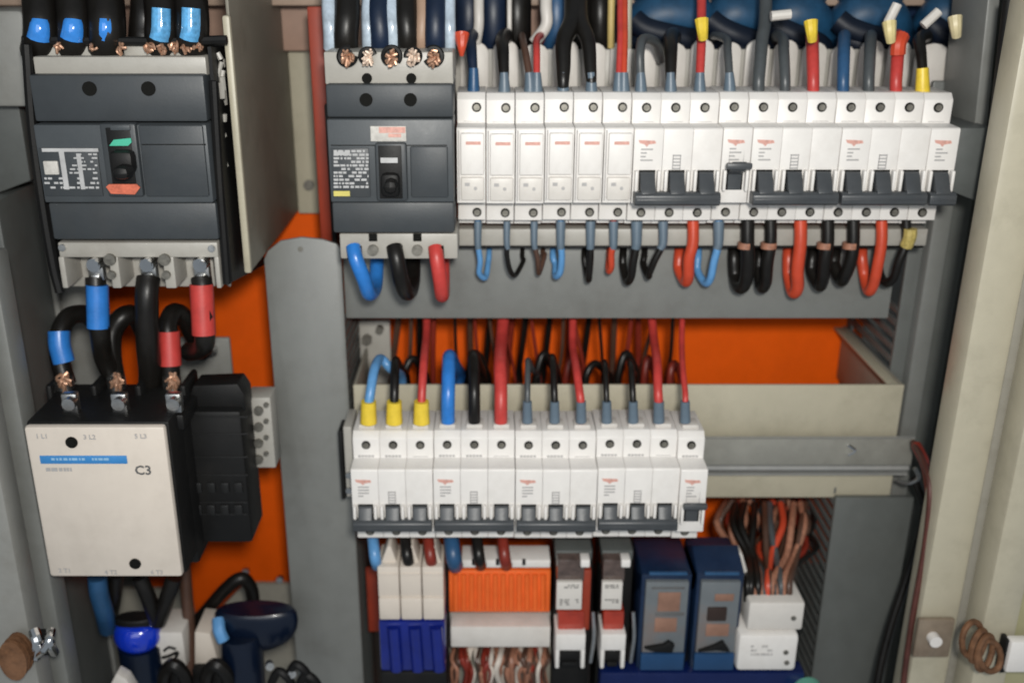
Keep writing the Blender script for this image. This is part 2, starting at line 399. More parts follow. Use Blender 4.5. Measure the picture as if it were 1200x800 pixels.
# orange strip left of second breaker
t = thing('edge_strip', 'dark red-orange strip down the left side of the medium breaker', 'strip', P(385, 150, .70))
part('strip', rust_o, t, lambda b: box(b, P(368, 150, .69).x, P(386, 150, .69).x, .69, .695, P(0, 288, .69).z, P(0, 8, .69).z, .001))
part('dark_edge', black, t, lambda b: box(b, P(384, 150, .685).x, P(390, 150, .685).x, .675, .695, P(0, 315, .685).z, P(0, 120, .685).z, .001))

# beige box carrying the lower rail
t = thing('rail_support_box', 'beige sheet steel channel carrying the lower DIN rail', 'rail support', P(930, 480, .66))
xR = P(1056, 480, .66).x; xL = P(415, 480, .66).x
zt = P(0, 451, .66).z; zbm = P(0, 584, .66).z
part('front_face', beige, t, lambda b: box(b, xL, xR, .66, .663, P(0, 520, .66).z, zt, .001))
part('lower_face', beige, t, lambda b: box(b, xL, P(1046, 570, .66).x, .6615, .6645, zbm, P(0, 519, .66).z, .001))
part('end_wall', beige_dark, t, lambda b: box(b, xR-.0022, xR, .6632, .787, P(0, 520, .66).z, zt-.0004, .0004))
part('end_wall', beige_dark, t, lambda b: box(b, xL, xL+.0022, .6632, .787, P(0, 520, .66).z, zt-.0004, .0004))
part('top_lip', beige, t, lambda b: box(b, xR-.010, xR-.0023, .6634, .786, zt-.003, zt-.0012, .0004))
# DIN rail
t = thing('din_rail', 'galvanised steel mounting rail extending right of the lower breakers', 'mounting rail', P(940, 540, .65))
xe = P(1070, 535, .648).x; xs0 = P(404, 535, .648).x
zr0, zr1 = P(0, 513, .648).z, P(0, 563, .648).z
zc_ = (zr0+zr1)/2; hh = (zr0-zr1)/2
def f(b):
    pr = [(.648, zc_+hh), (.6495, zc_+hh), (.6495, zc_-hh*.30), (.6575, zc_-hh*.40), (.6575, zc_-hh*.75), (.652, zc_-hh*.80), (.652, zc_-hh*.86), (.6592, zc_-hh*.86), (.6592, zc_-hh*.26), (.6505, zc_-hh*.22), (.6505, zc_+hh*1.02), (.648, zc_+hh*1.02)]
    xprism(b, pr, xs0, xe)
part('rail', rail_m, t, f)
part('centre_strip', mat('dull_grey_steel', (.27, .265, .235), .36, metal=.15, dirt=(.15, .14, .12, .5)), t, lambda b: box(b, xs0, xe-.001, .6472, .6478, zc_-hh*.22, zc_+hh*.97, .0002))
part('fold_ridge', rail_m, t, lambda b: tube(b, [Vector((xs0, .6490, zc_-hh*.42)), Vector((xe-.002, .6490, zc_-hh*.42))], .0020, 10))
def f(b):
    c = P(998, 527, .6465)
    tube(b, [c+Vector((-.003, 0, .004)), c+Vector((.002, -.001, 0)), c+Vector((-.002, 0, -.004))], .0011, 6)
part('screw_glint', chrome, t, f)
t = thing('rail_end_clip', 'grey end clip at the left end of the lower breaker row', 'end clip', P(410, 540, .62))
part('clip', shoulder_m, t, lambda b: bx(b, 404, 414, 500, 582, .615, .03, .001))
part('bolt', steel, t, lambda b: [cyl(b, P(409, y, .614), .0022, .003) for y in (556, 574)])
part('dark_cheek', black, t, lambda b: bx(b, 398, 403, 505, 585, .628, .02, .001))

# =================================================================== MODULAR BREAKERS
PW = .01790
def body_profile(nose=.023, hs=.0415, sb=.016, ch=.004):
    return [(0, -nose), (0, nose-.001), (.001, nose), (sb, nose+.0005), (sb, hs-ch), (sb+ch, hs), (.052, hs), (.055, hs-.010), (.066, hs-.012), (.066, -hs+.010), (.052, -hs-.001), (sb+.012, -hs-.001), (sb+.012, -hs+.004), (sb, -hs+.004), (sb, -nose-.0005), (.001, -nose)]
def build_breaker(t, poles, kind, row, screw_off=.5):
    """local coordinates: x from the left side, y from the nose face, z from the middle"""
    off = root_loc(t)
    ox, oy, oz = off
    w = PW
    g = .00025
    def f(b):
        for k in range(poles):
            e0 = g if k == 0 else .00006; e1 = g if k == poles-1 else .00006
            xprism(b, [(oy+y, oz+z) for y, z in body_profile()], ox+k*w+e0, ox+(k+1)*w-e1, .00035)
    part('housing', white, t, f)
    # screws top and bottom, each in a round well
    for k in range(poles):
        xc = ox+(k+screw_off)*w
        for zz in (.0330, -.0325):
            o = part('screw_well', hole_m, t, lambda b: cyl(b, (xc, oy+.0158, oz+zz), .0029, .0010, seg=18))
            part('screw', screw_m, o, lambda b: (cyl(b, (xc, oy+.0152, oz+zz), .0020, .0012, seg=14), box(b, xc-.0018, xc+.0018, oy+.0142, oy+.0146, oz+zz-.0003, oz+zz+.0003, 0)))
        if row == 2:   # wire entry notch on top
            part('terminal_collar', white2, t, lambda b: box(b, ox+k*w+.0035, ox+(k+1)*w-.0035, oy+.022, oy+.034, oz+.0415, oz+.0445, .0008))
        # name field, a pale grey line of print below the upper screw
    def f(b):
        for k in range(poles):
            if row == 2 and (k < 2):
                for q in range(5):
                    box(b, ox+k*w+.0035+q*.0022, ox+k*w+.0035+q*.0022+.0016, oy+.0157, oy+.0161, oz+.0240, oz+.0254, 0)
            else:
                box(b, ox+k*w+.004, ox+(k+1)*w-.004, oy+.0158, oy+.0162, oz+.0243, oz+.0246, 0)
    part('terminal_print', ink, t, f)
    # red brand mark: a short bar over a small wedge of fine print
    if kind == 'fuse':
        part('logo', red_print, t, lambda b: box(b, ox+.0058, ox+.0148, oy-.0034, oy-.0026, oz+.0133, oz+.0152, 0))
        def f(b):
            box(b, ox+.0026, ox+w-.0012, oy-.0030, oy+.0012, oz-.0050, oz+.0200, .0008)
        part('fuse_drawer', white, t, f)
        o = part('window', white2, t, lambda b: box(b, ox+.0026, ox+w-.0012, oy-.0022, oy+.0010, oz-.0210, oz-.0068, .0008))
        part('indicator', ink, o, lambda b: (cyl(b, (ox+.0115, oy-.0023, oz-.0135), .0011, .0006, seg=10), box(b, ox+.005, ox+.008, oy-.0025, oy-.0021, oz-.0120, oz-.0100, 0)))
        part('seam', ink, t, lambda b: box(b, ox+.0010, ox+.0018, oy-.0004, oy+.0004, oz-.0215, oz+.0215, 0))
        return
    def f(b):
        prism(b, [(ox+.0028, oz+.0158), (ox+.0128, oz+.0154), (ox+.0135, oz+.0138), (ox+.0092, oz+.0132), (ox+.0080, oz+.0118), (ox+.0064, oz+.0133), (ox+.0036, oz+.0140)], oy-.0003, oy+.0003)
    part('logo', red_print, t, f)
    rr = random.Random(poles*7+row)
    def f(b):
        for q in range(4):
            z_ = oz+.0098-q*.0022
            box(b, ox+.0045, ox+.0045+rr.uniform(.003, .0075), oy-.0003, oy+.0003, z_, z_+.0009, 0)
        if poles > 1:
            for q in range(5): box(b, ox+w+.0062, ox+w+.0112, oy-.0003, oy+.0003, oz+.0060-q*.0020, oz+.0070-q*.0020, 0)
            for q in range(2): box(b, ox+w+.0062+q*.0045, ox+w+.0067+q*.0045, oy-.0003, oy+.0003, oz-.0020, oz+.0070, 0)
    part('rating_print', ink, t, f)
    up = (kind == 'up')
    for k in range(poles):
        x0 = ox+k*w
        # raised ribs beside the handle slot
        part('rib', white, t, lambda b: [box(b, x0+q, x0+q+.0019, oy-.0046, oy+.0005, oz-.0150, oz-.0022, .0006) for q in (.0012, w-.0031)])
        part('slot', hole_m, t, lambda b: box(b, x0+.0040, x0+w-.0040, oy-.0006, oy+.0006, oz-.0148, oz-.0024, 0))
        if not up:
            def f(b):
                xprism(b, [(oy-.0008, oz-.0030), (oy-.0028, oz-.0038), (oy-(.0080 if row == 1 else .0060), oz-.0115), (oy-(.0105 if row == 1 else .0075), oz-(.0150 if row == 1 else .0125)), (oy-.0008, oz-(.0160 if row == 1 else .0135))], x0+.0044, x0+w-.0044, .0006)
            part('toggle', toggle_m, t, f)
    dz = .0032 if row == 2 else 0; dp = .0028 if row == 2 else 0
    if up:
        def f(b):
            xprism(b, [(oy-.0008, oz-.0150), (oy-.0012, oz-.0050), (oy-.0080, oz-.0020), (oy-.0105, oz+.0030), (oy-.0095, oz+.0042), (oy-.0008, oz-.0008)], ox+.0046, ox+w-.0046, .0005)
            box(b, ox+.0012, ox+w-.0012, oy-.0112, oy-.0075, oz-.0005, oz+.0034, .0010)
        part('toggle', toggle_m, t, f)
    else:
        def f(b):
            xprism(b, [(oy-.0010, oz-.0148+dz), (oy-.0088+dp, oz-.0142+dz), (oy-.0112+dp, oz-.0160+dz), (oy-.0112+dp, oz-.0212+dz), (oy-.0090+dp, oz-.0226+dz), (oy-.0010, oz-.0226+dz)], ox+.0008, ox+poles*w-.0008, .0008)
            box(b, ox+.002, ox+poles*w-.002, oy-.0118+dp, oy-.0108+dp, oz-.0190+dz, oz-.0182+dz, .0003)
        part('tie_bar', toggle_m, t, f)
def clone(root, loc):
    r = root.copy(); C.objects.link(r); r.location = loc
    for ch in list(root.children):
        c_ = ch.copy(); C.objects.link(c_); c_.parent = r
        for g_ in ch.children:
            d = g_.copy(); C.objects.link(d); d.parent = c_
    return r
# --- upper row
t = thing('rail_cover_strip', 'cream strip running under the lower screws of the upper row', 'rail', P(810, 281, .655))
part('strip', shoulder_m, t, lambda b: box(b, P(536, 281, .645).x, P(1086, 281, .645).x, .645, .662, P(0, 288, .645).z, P(0, 268.5, .645).z, .0006))
part('dark_underside', black, t, lambda b: box(b, P(533, 289, .647).x, P(1082, 289, .647).x, .647, .6645, P(0, 290.5, .647).z, P(0, 288.3, .647).z, .0002))
Y1 = .613; Z1 = (P(0, 150, Y1).z+P(0, 238, Y1).z)/2; X1 = P(535, 190, Y1).x
protos = {}
prng = random.Random(12)
def place(kind, poles, row, x, Y, z, label, group, so=.5):
    Y += prng.uniform(-.0006, .0006); z += prng.uniform(-.0004, .0004)
    key = (kind, poles, row)
    if key not in protos:
        name = 'fuse_holder' if kind == 'fuse' else 'circuit_breaker'
        r = thing(name, label, 'fuse holder' if kind == 'fuse' else 'breaker', (x, Y, z), group)
        build_breaker(r, poles, kind, row, so); protos[key] = r
    else:
        r = clone(protos[key], (x, Y, z)); r['label'] = label
    return r
for i in range(6):
    lab = 'white one-pole fuse holder, %s from the left in the upper row' % ORD[i] if i else 'white one-pole fuse holder touching the dark medium breaker'
    if i == 5: lab = 'white one-pole fuse holder next to the three-pole breaker with black tie bar'
    place('fuse', 1, 1, X1+i*PW, Y1, Z1, lab, 'white fuse holders in the upper row', .68)
place('down', 3, 1, X1+6*PW, Y1, Z1, 'white three-pole breaker beside the fuse holders in the upper row', 'modular breakers in the upper row')
place('up', 1, 1, X1+9*PW, Y1, Z1, 'narrow white breaker in the upper row with its black toggle switched up', 'modular breakers in the upper row')
place('down', 3, 1, X1+10*PW, Y1, Z1, 'white three-pole breaker just right of the upper narrow breaker with raised toggle', 'modular breakers in the upper row')
place('down', 3, 1, X1+13*PW, Y1, Z1, 'rightmost three-pole white breaker of the upper row', 'modular breakers in the upper row')
place('down', 1, 1, X1+16*PW, Y1, Z1, 'white one-pole breaker at the far right end of the upper row', 'modular breakers in the upper row')
# --- lower row
Y2 = .583; Z2 = P(0, 549, Y2).z-.0235; X2 = P(412, 585, Y2).x
L2 = ['white three-pole breaker fed by yellow sleeved wires, left end of the lower row',
      'white three-pole breaker fed by thick blue, black and red wires, lower row',
      'white three-pole breaker in the middle of the lower row, two black wires then red',
      'rightmost three-pole breaker of the lower row, beside the narrow one']
for i in range(4): place('down', 3, 2, X2+i*3*PW, Y2, Z2, L2[i], 'modular breakers in the lower row')
place('up', 1, 2, X2+12*PW, Y2, Z2, 'narrow one-pole white breaker at the right end of the lower row', 'modular breakers in the lower row')

# =================================================================== MOULDED CASE BREAKERS
def marks(b, x0, x1, y0, y1, Y, rows, seed, fill=.75, th=.0002, h=.45):
    r = random.Random(seed); dy = (y1-y0)/rows
    for i in range(rows):
        y = y0+i*dy; x = x0
        while x < x1-1:
            wd = r.uniform(1.5, 7); wd = min(wd, x1-x)
            if r.random() < fill: bx(b, x, x+wd, y, y+dy*h, Y, th, 0)
            x += wd+r.uniform(.8, 2.2)
# ---- large
Yb = .585
t = thing('moulded_case_breaker', 'large charcoal three-pole breaker at the upper left with green mark above its handle', 'breaker', P(145, 180, Yb))
def xs_(px, yref=180, Y=Yb): return P(px, yref, Y).x
part('upper_housing', mccb, t, lambda b: box(b, xs_(47), xs_(247), Yb, Yb+.06, P(0, 143, Yb).z, P(0, 88, Yb).z, .0015))
part('middle_housing', mccb_l, t, lambda b: box(b, xs_(47), xs_(247), Yb-.004, Yb+.06, P(0, 236, Yb).z, P(0, 145, Yb).z, .0012))
part('lower_housing', mccb, t, lambda b: box(b, xs_(47), xs_(247), Yb, Yb+.06, P(0, 281, Yb).z, P(0, 237.5, Yb).z, .0015))
part('rear_body', black, t, lambda b: box(b, xs_(43), xs_(249), Yb+.058, Yb+.105, P(0, 300, Yb).z, P(0, 60, Yb).z, .001))
o = part('top_shoulder', shoulder_m, t, lambda b: box(b, xs_(48), xs_(247), Yb+.008, Yb+.07, P(0, 91, Yb).z, P(0, 68, Yb).z, .001))
def f(b):
    for k in range(4):
        bx(b, 40+k*52, 78+k*52, 52, 72, Yb+.016, .03, .002)
part('terminal_block', shoulder_m, t, f)
for x in (105, 174):
    part('screw_hole', hole_m, t, lambda b: cyl(b, P(x, 104, Yb-.0002), .0040, .0016, seg=18))
part('side_panel', mccb, t, lambda b: bx(b, 166, 241, 147, 231, Yb-.0055, .004, .0012))
part('panel_seam', hole_m, t, lambda b: bx(b, 166, 241, 169, 170, Yb-.0058, .0005, 0))
o = part('handle_frame', mccb, t, lambda b: bx(b, 121, 163, 145, 231, Yb-.0075, .008, .0015))
part('handle_slot', black, o, lambda b: bx(b, 128, 156, 150, 224, Yb-.0080, .002, .0003))
part('slot_plate', ink_w if 0 else mccb_l, o, lambda b: bx(b, 129, 152, 147, 153, Yb-.0087, .0015, .0003))
part('green_mark', green_m, o, lambda b: pprism(b, [(128, 171), (133, 164), (153, 162), (154, 167), (150, 171)], Yb-.0089, .001))
def f(b):
    bx(b, 127, 155, 178, 205, Yb-.016, .010, .003); bx(b, 130, 150, 196, 212, Yb-.026, .014, .004)
part('handle', black, o, f)
part('trip_mark', mat('salmon_print', (.55, .13, .07), .5, var=.3, scale=400), o, lambda b: pprism(b, [(124, 219), (128, 216), (160, 216), (164, 220), (158, 228), (130, 227)], Yb-.0090, .001))
o = part('rating_label', mccb, t, lambda b: bx(b, 49, 117, 174, 230, Yb-.0050, .002, .0003))
def f(b):
    bx(b, 49, 115, 174, 178, Yb-.0054, .0006, 0); bx(b, 72, 78, 178, 222, Yb-.0054, .0006, 0); bx(b, 92, 97, 180, 222, Yb-.0054, .0006, 0)
    marks(b, 52, 116, 208, 224, Yb-.0055, 3, 3, .7); marks(b, 78, 114, 180, 206, Yb-.0056, 6, 5, .7)
part('label_print', ink_w, o, f)
part('rating_plug', label_m, o, lambda b: bx(b, 51, 68, 189, 205, Yb-.0062, .002, .0006))
part('orange_speck', w_ored, t, lambda b: bx(b, 232, 239, 221, 226, Yb-.0060, .0006, 0)) if 0 else None
# bottom shoulder with three lug bays
def f(b):
    Ys = Yb+.006
    bx(b, 71, 257, 284, 302, Ys, .05, .0012, yref=310)
    for (a_, c_) in ((68, 76), (127, 139), (190, 204), (250, 257)):
        bx(b, a_+1, c_, 301, 338, Ys, .045, .0010, yref=310)
    bx(b, 76, 250, 301, 336, Ys+.024, .02, .001, yref=310)
part('bottom_shoulder', shoulder_m, t, f)
part('corner_pin', steel, t, lambda b: [cyl(b, P(x, y, Yb+.0055), .0022, .002) for x, y in ((73, 290), (248, 291))])
for x in (112, 174, 236):
    o = part('lug', steel, t, lambda b: (bx(b, x-10, x+9, 304, 330, Yb+.012, .006, .0015), bx(b, x-6, x+5, 322, 338, Yb+.010, .004, .0015)))
    part('lug_screw', chrome, o, lambda b: (cyl(b, P(x, 309, Yb+.006), .0042, .008, seg=14), cyl(b, P(x, 309, Yb+.001), .0022, .002, seg=6)))
for x in (129, 193):
    part('shoulder_screw', screw_m, t, lambda b: (cyl(b, P(x, 304, Yb+.0052), .0036, .003), cyl(b, P(x+2, 322, Yb+.0052), .0026, .003)))
# black barriers around the large breaker
t = thing('insulating_barrier', 'black insulating barrier along the left side of the large breaker', 'barrier', P(45, 200, .60))
def f(b):
    tube(b, [P(31, 52, .592), P(38, 150, .592), P(50, 240, .592), P(62, 310, .592), P(70, 342, .592)], .0030, 8)
    xprism(b, [(.594, P(0, 335, .594).z), (.66, P(0, 320, .65).z), (.66, P(0, 60, .65).z), (.594, P(0, 55, .594).z)], xs_(43)-.003, xs_(43)-.0015)
part('barrier', black, t, f)
t = thing('insulating_barrier', 'black insulating barrier with pale debris along the right side of the large breaker', 'barrier', P(262, 200, .60))
def f(b):
    tube(b, [P(250, 95, .590), P(256, 200, .590), P(262, 280, .590), P(266, 332, .590)], .0026, 8)
    xprism(b, [(.592, P(0, 330, .592).z), (.68, P(0, 320, .66).z), (.68, P(0, 60, .65).z), (.592, P(0, 55, .592).z)], xs_(249)+.001, xs_(249)+.003)
part('barrier', black, t, f)
def f(b):
    r = random.Random(4)
    for k in range(34):
        p = P(258+(k/2)*.6+r.uniform(-2, 2), 66+k*8, .612+r.uniform(-.01, .01))
        cyl(b, p, r.uniform(.001, .0024), r.uniform(.003, .010), axis=(r.uniform(-1, 1), r.uniform(-.3, .3), 2), seg=7)
part('debris', shoulder_m, t, f)
b = nb(); tube(b, [P(27, 47, .60), P(100, 48, .60), P(180, 49, .60), P(266, 47, .60)], .0026, 8)
tag(obj('cross_bar', b, black, loc=P(145, 48, .60)), 'thin black bar across the top of the large breaker', 'bar')

# ---- medium
Ym = .600
t = thing('moulded_case_breaker', 'medium charcoal breaker with beige terminal shoulders left of the fuse holders', 'breaker', P(458, 190, Ym))
def xm(px, yr=190): return P(px, yr, Ym).x
part('upper_housing', mccb, t, lambda b: box(b, xm(386), xm(532), Ym, Ym+.05, P(0, 138, Ym).z, P(0, 99, Ym).z, .0015))
part('middle_housing', mccb_l, t, lambda b: box(b, xm(386), xm(532), Ym-.003, Ym+.05, P(0, 236, Ym).z, P(0, 139, Ym).z, .0012))
part('lower_housing', mccb, t, lambda b: box(b, xm(386), xm(532), Ym, Ym+.05, P(0, 273, Ym).z, P(0, 237, Ym).z, .0015))
part('top_shoulder', shoulder_m, t, lambda b: box(b, xm(384), xm(532), Ym+.007, Ym+.06, P(0, 101, Ym).z, P(0, 62, Ym).z, .001))
part('bottom_shoulder', shoulder_m, t, lambda b: box(b, xm(391), xm(535), Ym+.007, Ym+.05, P(0, 307, Ym).z, P(0, 277, Ym).z, .001))
for x in (429, 481):
    part('screw_hole', hole_m, t, lambda b: cyl(b, P(x, 117, Ym-.0002), .0038, .0016, seg=16))
    part('screw_slot', hole_m, t, lambda b: (cyl(b, P(x+1, 92, Ym+.0066), .0030, .0016, seg=14), bx(b, x-2, x+4, 92, 99, Ym+.0064, .001, 0)))
    o = part('shoulder_screw', screw_m, t, lambda b: cyl(b, P(x+8, 293, Ym+.006), .0034, .003, seg=14))
    part('screw_slot', hole_m, t, lambda b: bx(b, x+3, x+13, 274, 283, Ym+.0064, .001, .0003))
for x in (415, 463, 511):
    part('cable_entry', hole_m, t, lambda b: tube(b, [P(x, 288, Ym+.0072), P(x+1, 303, Ym+.0072)], .0048, 14))
part('seam', hole_m, t, lambda b: bx(b, 388, 524, 170, 171, Ym-.0033, .0006, 0))
part('side_panel', mccb, t, lambda b: bx(b, 481, 525, 172, 232, Ym-.0042, .003, .0010))
o = part('brand_label', label_m, t, lambda b: bx(b, 434, 476, 148, 166, Ym-.0042, .002, .0004))
part('label_print', red_print, o, lambda b: (bx(b, 444, 475, 149, 156, Ym-.0046, .0006, 0), bx(b, 455, 470, 157, 161, Ym-.0046, .0006, 0)))
o = part('handle_frame', mccb, t, lambda b: bx(b, 440, 477, 168, 236, Ym-.0065, .007, .0015))
part('handle_slot', black, o, lambda b: bx(b, 444, 471, 171, 233, Ym-.0070, .002, .0003))
part('slot_print', ink_w, o, lambda b: bx(b, 446, 466, 185, 191, Ym-.0074, .001, 0))
part('handle', black, o, lambda b: (bx(b, 446, 468, 204, 232, Ym-.013, .008, .003), bx(b, 449, 465, 212, 228, Ym-.022, .014, .004)))
o = part('rating_label', mccb, t, lambda b: bx(b, 389, 433, 174, 231, Ym-.0042, .002, .0003))
part('label_print', ink_w, o, lambda b: (marks(b, 391, 432, 176, 222, Ym-.0045, 11, 9, .85, h=.6), bx(b, 391, 410, 178, 182, Ym-.0046, .0006, 0)))
part('yellow_mark', mat('yellow_print', (.55, .48, .12), .5), o, lambda b: bx(b, 391, 410, 224, 230, Ym-.0046, .0006, 0))

# =================================================================== CONTACTOR
Yk = .540
t = thing('contactor', 'large contactor with cream front cover and blue stripe at the left', 'contactor', P(120, 590, Yk))
xk0, xk1 = P(42.5, 588, Yk).x, P(203, 588, Yk).x
zk0, zk1 = P(0, 676, Yk).z, P(0, 500, Yk).z
part('front_cover', cream, t, lambda b: box(b, xk0, xk1, Yk, Yk+.006, zk0, zk1, .0022))
part('body', black, t, lambda b: box(b, xk0-.001, xk1+.001, Yk+.0062, Yk+.065, zk0-.001, zk1+.0005, .0015))
part('blue_stripe', blue_print, t, lambda b: bx(b, 45, 148, 533, 543, Yk-.0004, .0008, .0003, yref=580) if 0 else box(b, P(47, 538, Yk).x, P(149, 538, Yk).x, Yk-.0004, Yk+.0006, P(0, 543, Yk).z, P(0, 533.5, Yk).z, .0003))
part('stripe_print', mat('pale_blue_print', (.25, .45, .65), .5), t, lambda b: marks(b, 60, 128, 536.5, 541, Yk-.0008, 1, 12, .9, h=.6))
def f(b):
    marks(b, 50, 84, 548, 553, Yk-.0004, 1, 8, .95, h=.8)
part('type_print', ink, t, f)
textmesh('rating_mark', 'C3', .0085, P(168, 551, Yk).x, Yk-.0003, P(168, 551, Yk).z, ink_d, t)
for s, x, y in (('1 L1', 49, 511), ('3 L2', 105, 512), ('5 L3', 165, 511), ('2 T1', 76, 668), ('4 T2', 130, 670), ('6 T3', 184, 670)):
    textmesh('terminal_mark', s, .0042, P(x, y, Yk).x, Yk-.0003, P(x, y, Yk).z, ink, t)
for x, y in ((84, 518), (158.5, 660)):
    part('cover_screw', hole_m, t, lambda b: (cyl(b, P(x, y, Yk-.0002), .0036, .0014, seg=18), cyl(b, P(x, y, Yk-.0010), .0020, .0010, seg=12)))
def f(b):  # stepped terminal housing behind the cover
    bx(b, 50, 215, 486, 505, Yk+.022, .05, .002, yref=490)
    for k in range(4): bx(b, 56+k*52, 64+k*52, 452, 500, Yk+.045, .03, .002, yref=480)
part('terminal_housing', black, t, f)
for x in (80, 138, 202):
    part('terminal_clamp', steel, t, lambda b: (bx(b, x-8, x+10, 462, 484, Yk+.020, .006, .001), cyl(b, P(x+2, 472, Yk+.018), .0040, .006, seg=12)))
b_ = part('side_housing', black, t, lambda b: (bx(b, 190, 222, 490, 660, Yk+.030, .04, .002, yref=560)))
# auxiliary block
Ya = .585
t = thing('auxiliary_contact_block', 'black auxiliary contact block on the right side of the contactor', 'contact block', P(250, 540, Ya))
def f(b):
    bx(b, 212, 288, 482, 636, Ya, .035, .0025, yref=550)
    pprism(b, [(216, 482), (226, 452), (278, 450), (286, 462), (288, 482)], Ya+.008, .02, .001)
part('housing', black, t, f)
def f(b):
    for y in (488, 508, 535, 556, 588, 602):
        bx(b, 222, 290, y, y+1.5, Ya-.0008, .0012, .0002)
    for k in range(8):
        bx(b, 226+(k % 4)*16, 236+(k % 4)*16, 566+(k//4)*26, 578+(k//4)*26, Ya-.0022, .004, .0008)
part('terminal_cover', mat('worn_black_plastic', (.014, .014, .014), .4, spec=.3), t, f)
t = thing('terminal_strip', 'narrow pale terminal strip with screws right of the black contact block', 'terminal strip', P(305, 508, .62))
part('block', shoulder_m, t, lambda b: bx(b, 291, 320, 466, 548, .615, .02, .001))
for k in range(4):
    y = 476+k*19
    part('terminal_screw', screw_m, t, lambda b: (cyl(b, P(303, y+5, .614), .0032, .003, seg=12), cyl(b, P(312, y-2, .6145), .0018, .003, seg=8)))
# bracket near top of the contactor
t = thing('mounting_bracket', 'pale grey bracket plate with one screw beside the red cable', 'bracket', P(240, 420, .70))
part('plate', grey_l, t, lambda b: bx(b, 196, 271, 396, 450, .70, .004, .001))
part('left_plate', grey_l, t, lambda b: bx(b, 34, 132, 225, 640, .712, .004, .001, yref=400))
part('screw', steel, t, lambda b: (cyl(b, P(248, 411, .697), .0048, .005, seg=6), cyl(b, P(248, 411, .693), .0024, .005, seg=12)))
# lower-left back sheets
t = thing('lower_backing_sheet', 'grey backing sheet behind the cables under the contactor', 'sheet', P(250, 740, .74))
part('sheet', beige_dark, t, lambda b: pprism(b, [(130, 860), (130, 690), (222, 690), (228, 724), (248, 724), (286, 684), (352, 684), (352, 860)], .735, .004))
part('side_sheet', grey, t, lambda b: bx(b, 92, 128, 640, 860, .70, .004, .001))
for x, y in ((328, 678), (288, 669)):
    part('screw', steel, t, lambda b: cyl(b, P(x, y, .733), .0030, .004, seg=10))
b = nb(); bx(b, 236, 352, 720, 724, .60, .02, .001)
b.free()

# =================================================================== CABLES
def cable(label, pts, r, m, sleeve=None, group=None, name='cable', cat='cable', sm_=None, seg=12, r_end=None):
    """pts: photo x, y and distance; sleeve: (points, radius, material, name)"""
    pp = [P(*p) for p in pts]
    b = nb(); tube(b, pp, r, seg, r_end=r_end)
    o = obj(name, b, m, loc=pp[0]); tag(o, label, cat, group)
    for s in (sleeve or []):
        b = nb(); tube(b, [P(*p) for p in s[0]], s[1], 12, r_end=s[4] if len(s) > 4 else None)
        obj(s[3], b, s[2], o)
    return o
def strands(b, x, y, Y, n, r, seed, spread=8, ln=18, a0=-1.2, a1=1.2):
    rd = random.Random(seed)
    for k in range(n):
        a = rd.uniform(a0, a1); p0 = P(x+rd.uniform(-4, 4), y+rd.uniform(-4, 4), Y)
        p2 = P(x+math.sin(a)*spread, y+ln*math.cos(a)*rd.uniform(.4, 1), Y-.004*rd.random())
        tube(b, [p0, (p0+p2)/2+Vector((rd.uniform(-1, 1), -1, rd.uniform(-1, 1)))*.0015, p2], r, 5, 3)
# large breaker -> contactor
cable('short blue-sleeved black cable under the left lug of the large breaker', [(112, 325, .600), (113, 350, .596), (117, 388, .592), (122, 420, .600), (133, 440, .606)], .0062, w_black,
      [([(114, 334, .596), (115, 384, .5915)], .0068, w_blue, 'blue_sleeve')], 'thick cables between breaker and contactor')
cable('black cable arching from the contactor left terminal with a blue sleeve', [(78, 450, .602), (70, 420, .606), (70, 392, .61), (80, 372, .62), (98, 368, .63), (112, 378, .64), (122, 400, .65)], .0062, w_black,
      [([(75, 424, .604), (70, 405, .606), (69, 388, .609)], .0069, w_blue, 'blue_sleeve')], 'thick cables between breaker and contactor')
cable('thick black cable under the middle lug of the large breaker', [(174, 325, .600), (172, 350, .594), (173, 400, .594), (176, 440, .60), (172, 470, .61)], .0072, w_black, None, 'thick cables between breaker and contactor')
cable('black cable arching over the contactor middle terminal', [(134, 442, .604), (130, 415, .61), (132, 388, .615), (146, 370, .62), (160, 372, .63), (172, 395, .64)], .0066, w_black, None, 'thick cables between breaker and contactor')
cable('red-sleeved black cable under the right lug of the large breaker', [(236, 325, .600), (238, 345, .596), (240, 395, .592), (236, 408, .60), (222, 412, .62)], .0064, w_black,
      [([(236, 333, .597), (239, 392, .5915)], .0073, w_red, 'red_sleeve')], 'thick cables between breaker and contactor')
cable('black cable arching into the contactor right terminal with a red sleeve', [(200, 452, .602), (199, 425, .604), (197, 395, .607), (197, 378, .612), (204, 366, .62), (216, 372, .63), (228, 396, .65), (238, 414, .66)], .0062, w_black,
      [([(200, 428, .603), (198, 388, .608)], .0069, w_red, 'red_sleeve')], 'thick cables between breaker and contactor')
for i, (x, lab) in enumerate(((76, 'frayed copper cable lug on the contactor left terminal'), (137, 'frayed copper cable lug on the contactor middle terminal'), (202, 'frayed copper cable lug on the contactor right terminal'))):
    t = thing('cable_lug', lab, 'cable lug', P(x, 445, .60), 'copper lugs on the contactor')
    def f(b): strands(b, x, 440, .590, 16, .0009, 20+i, 9, 22)
    part('copper_strands', copper, t, f)
    part('lug_body', steel, t, lambda b: (cyl(b, P(x, 450, .598), .0058, .010, axis='Z', seg=14), cyl(b, P(x+6, 470, .594), .0036, .006, seg=10)))
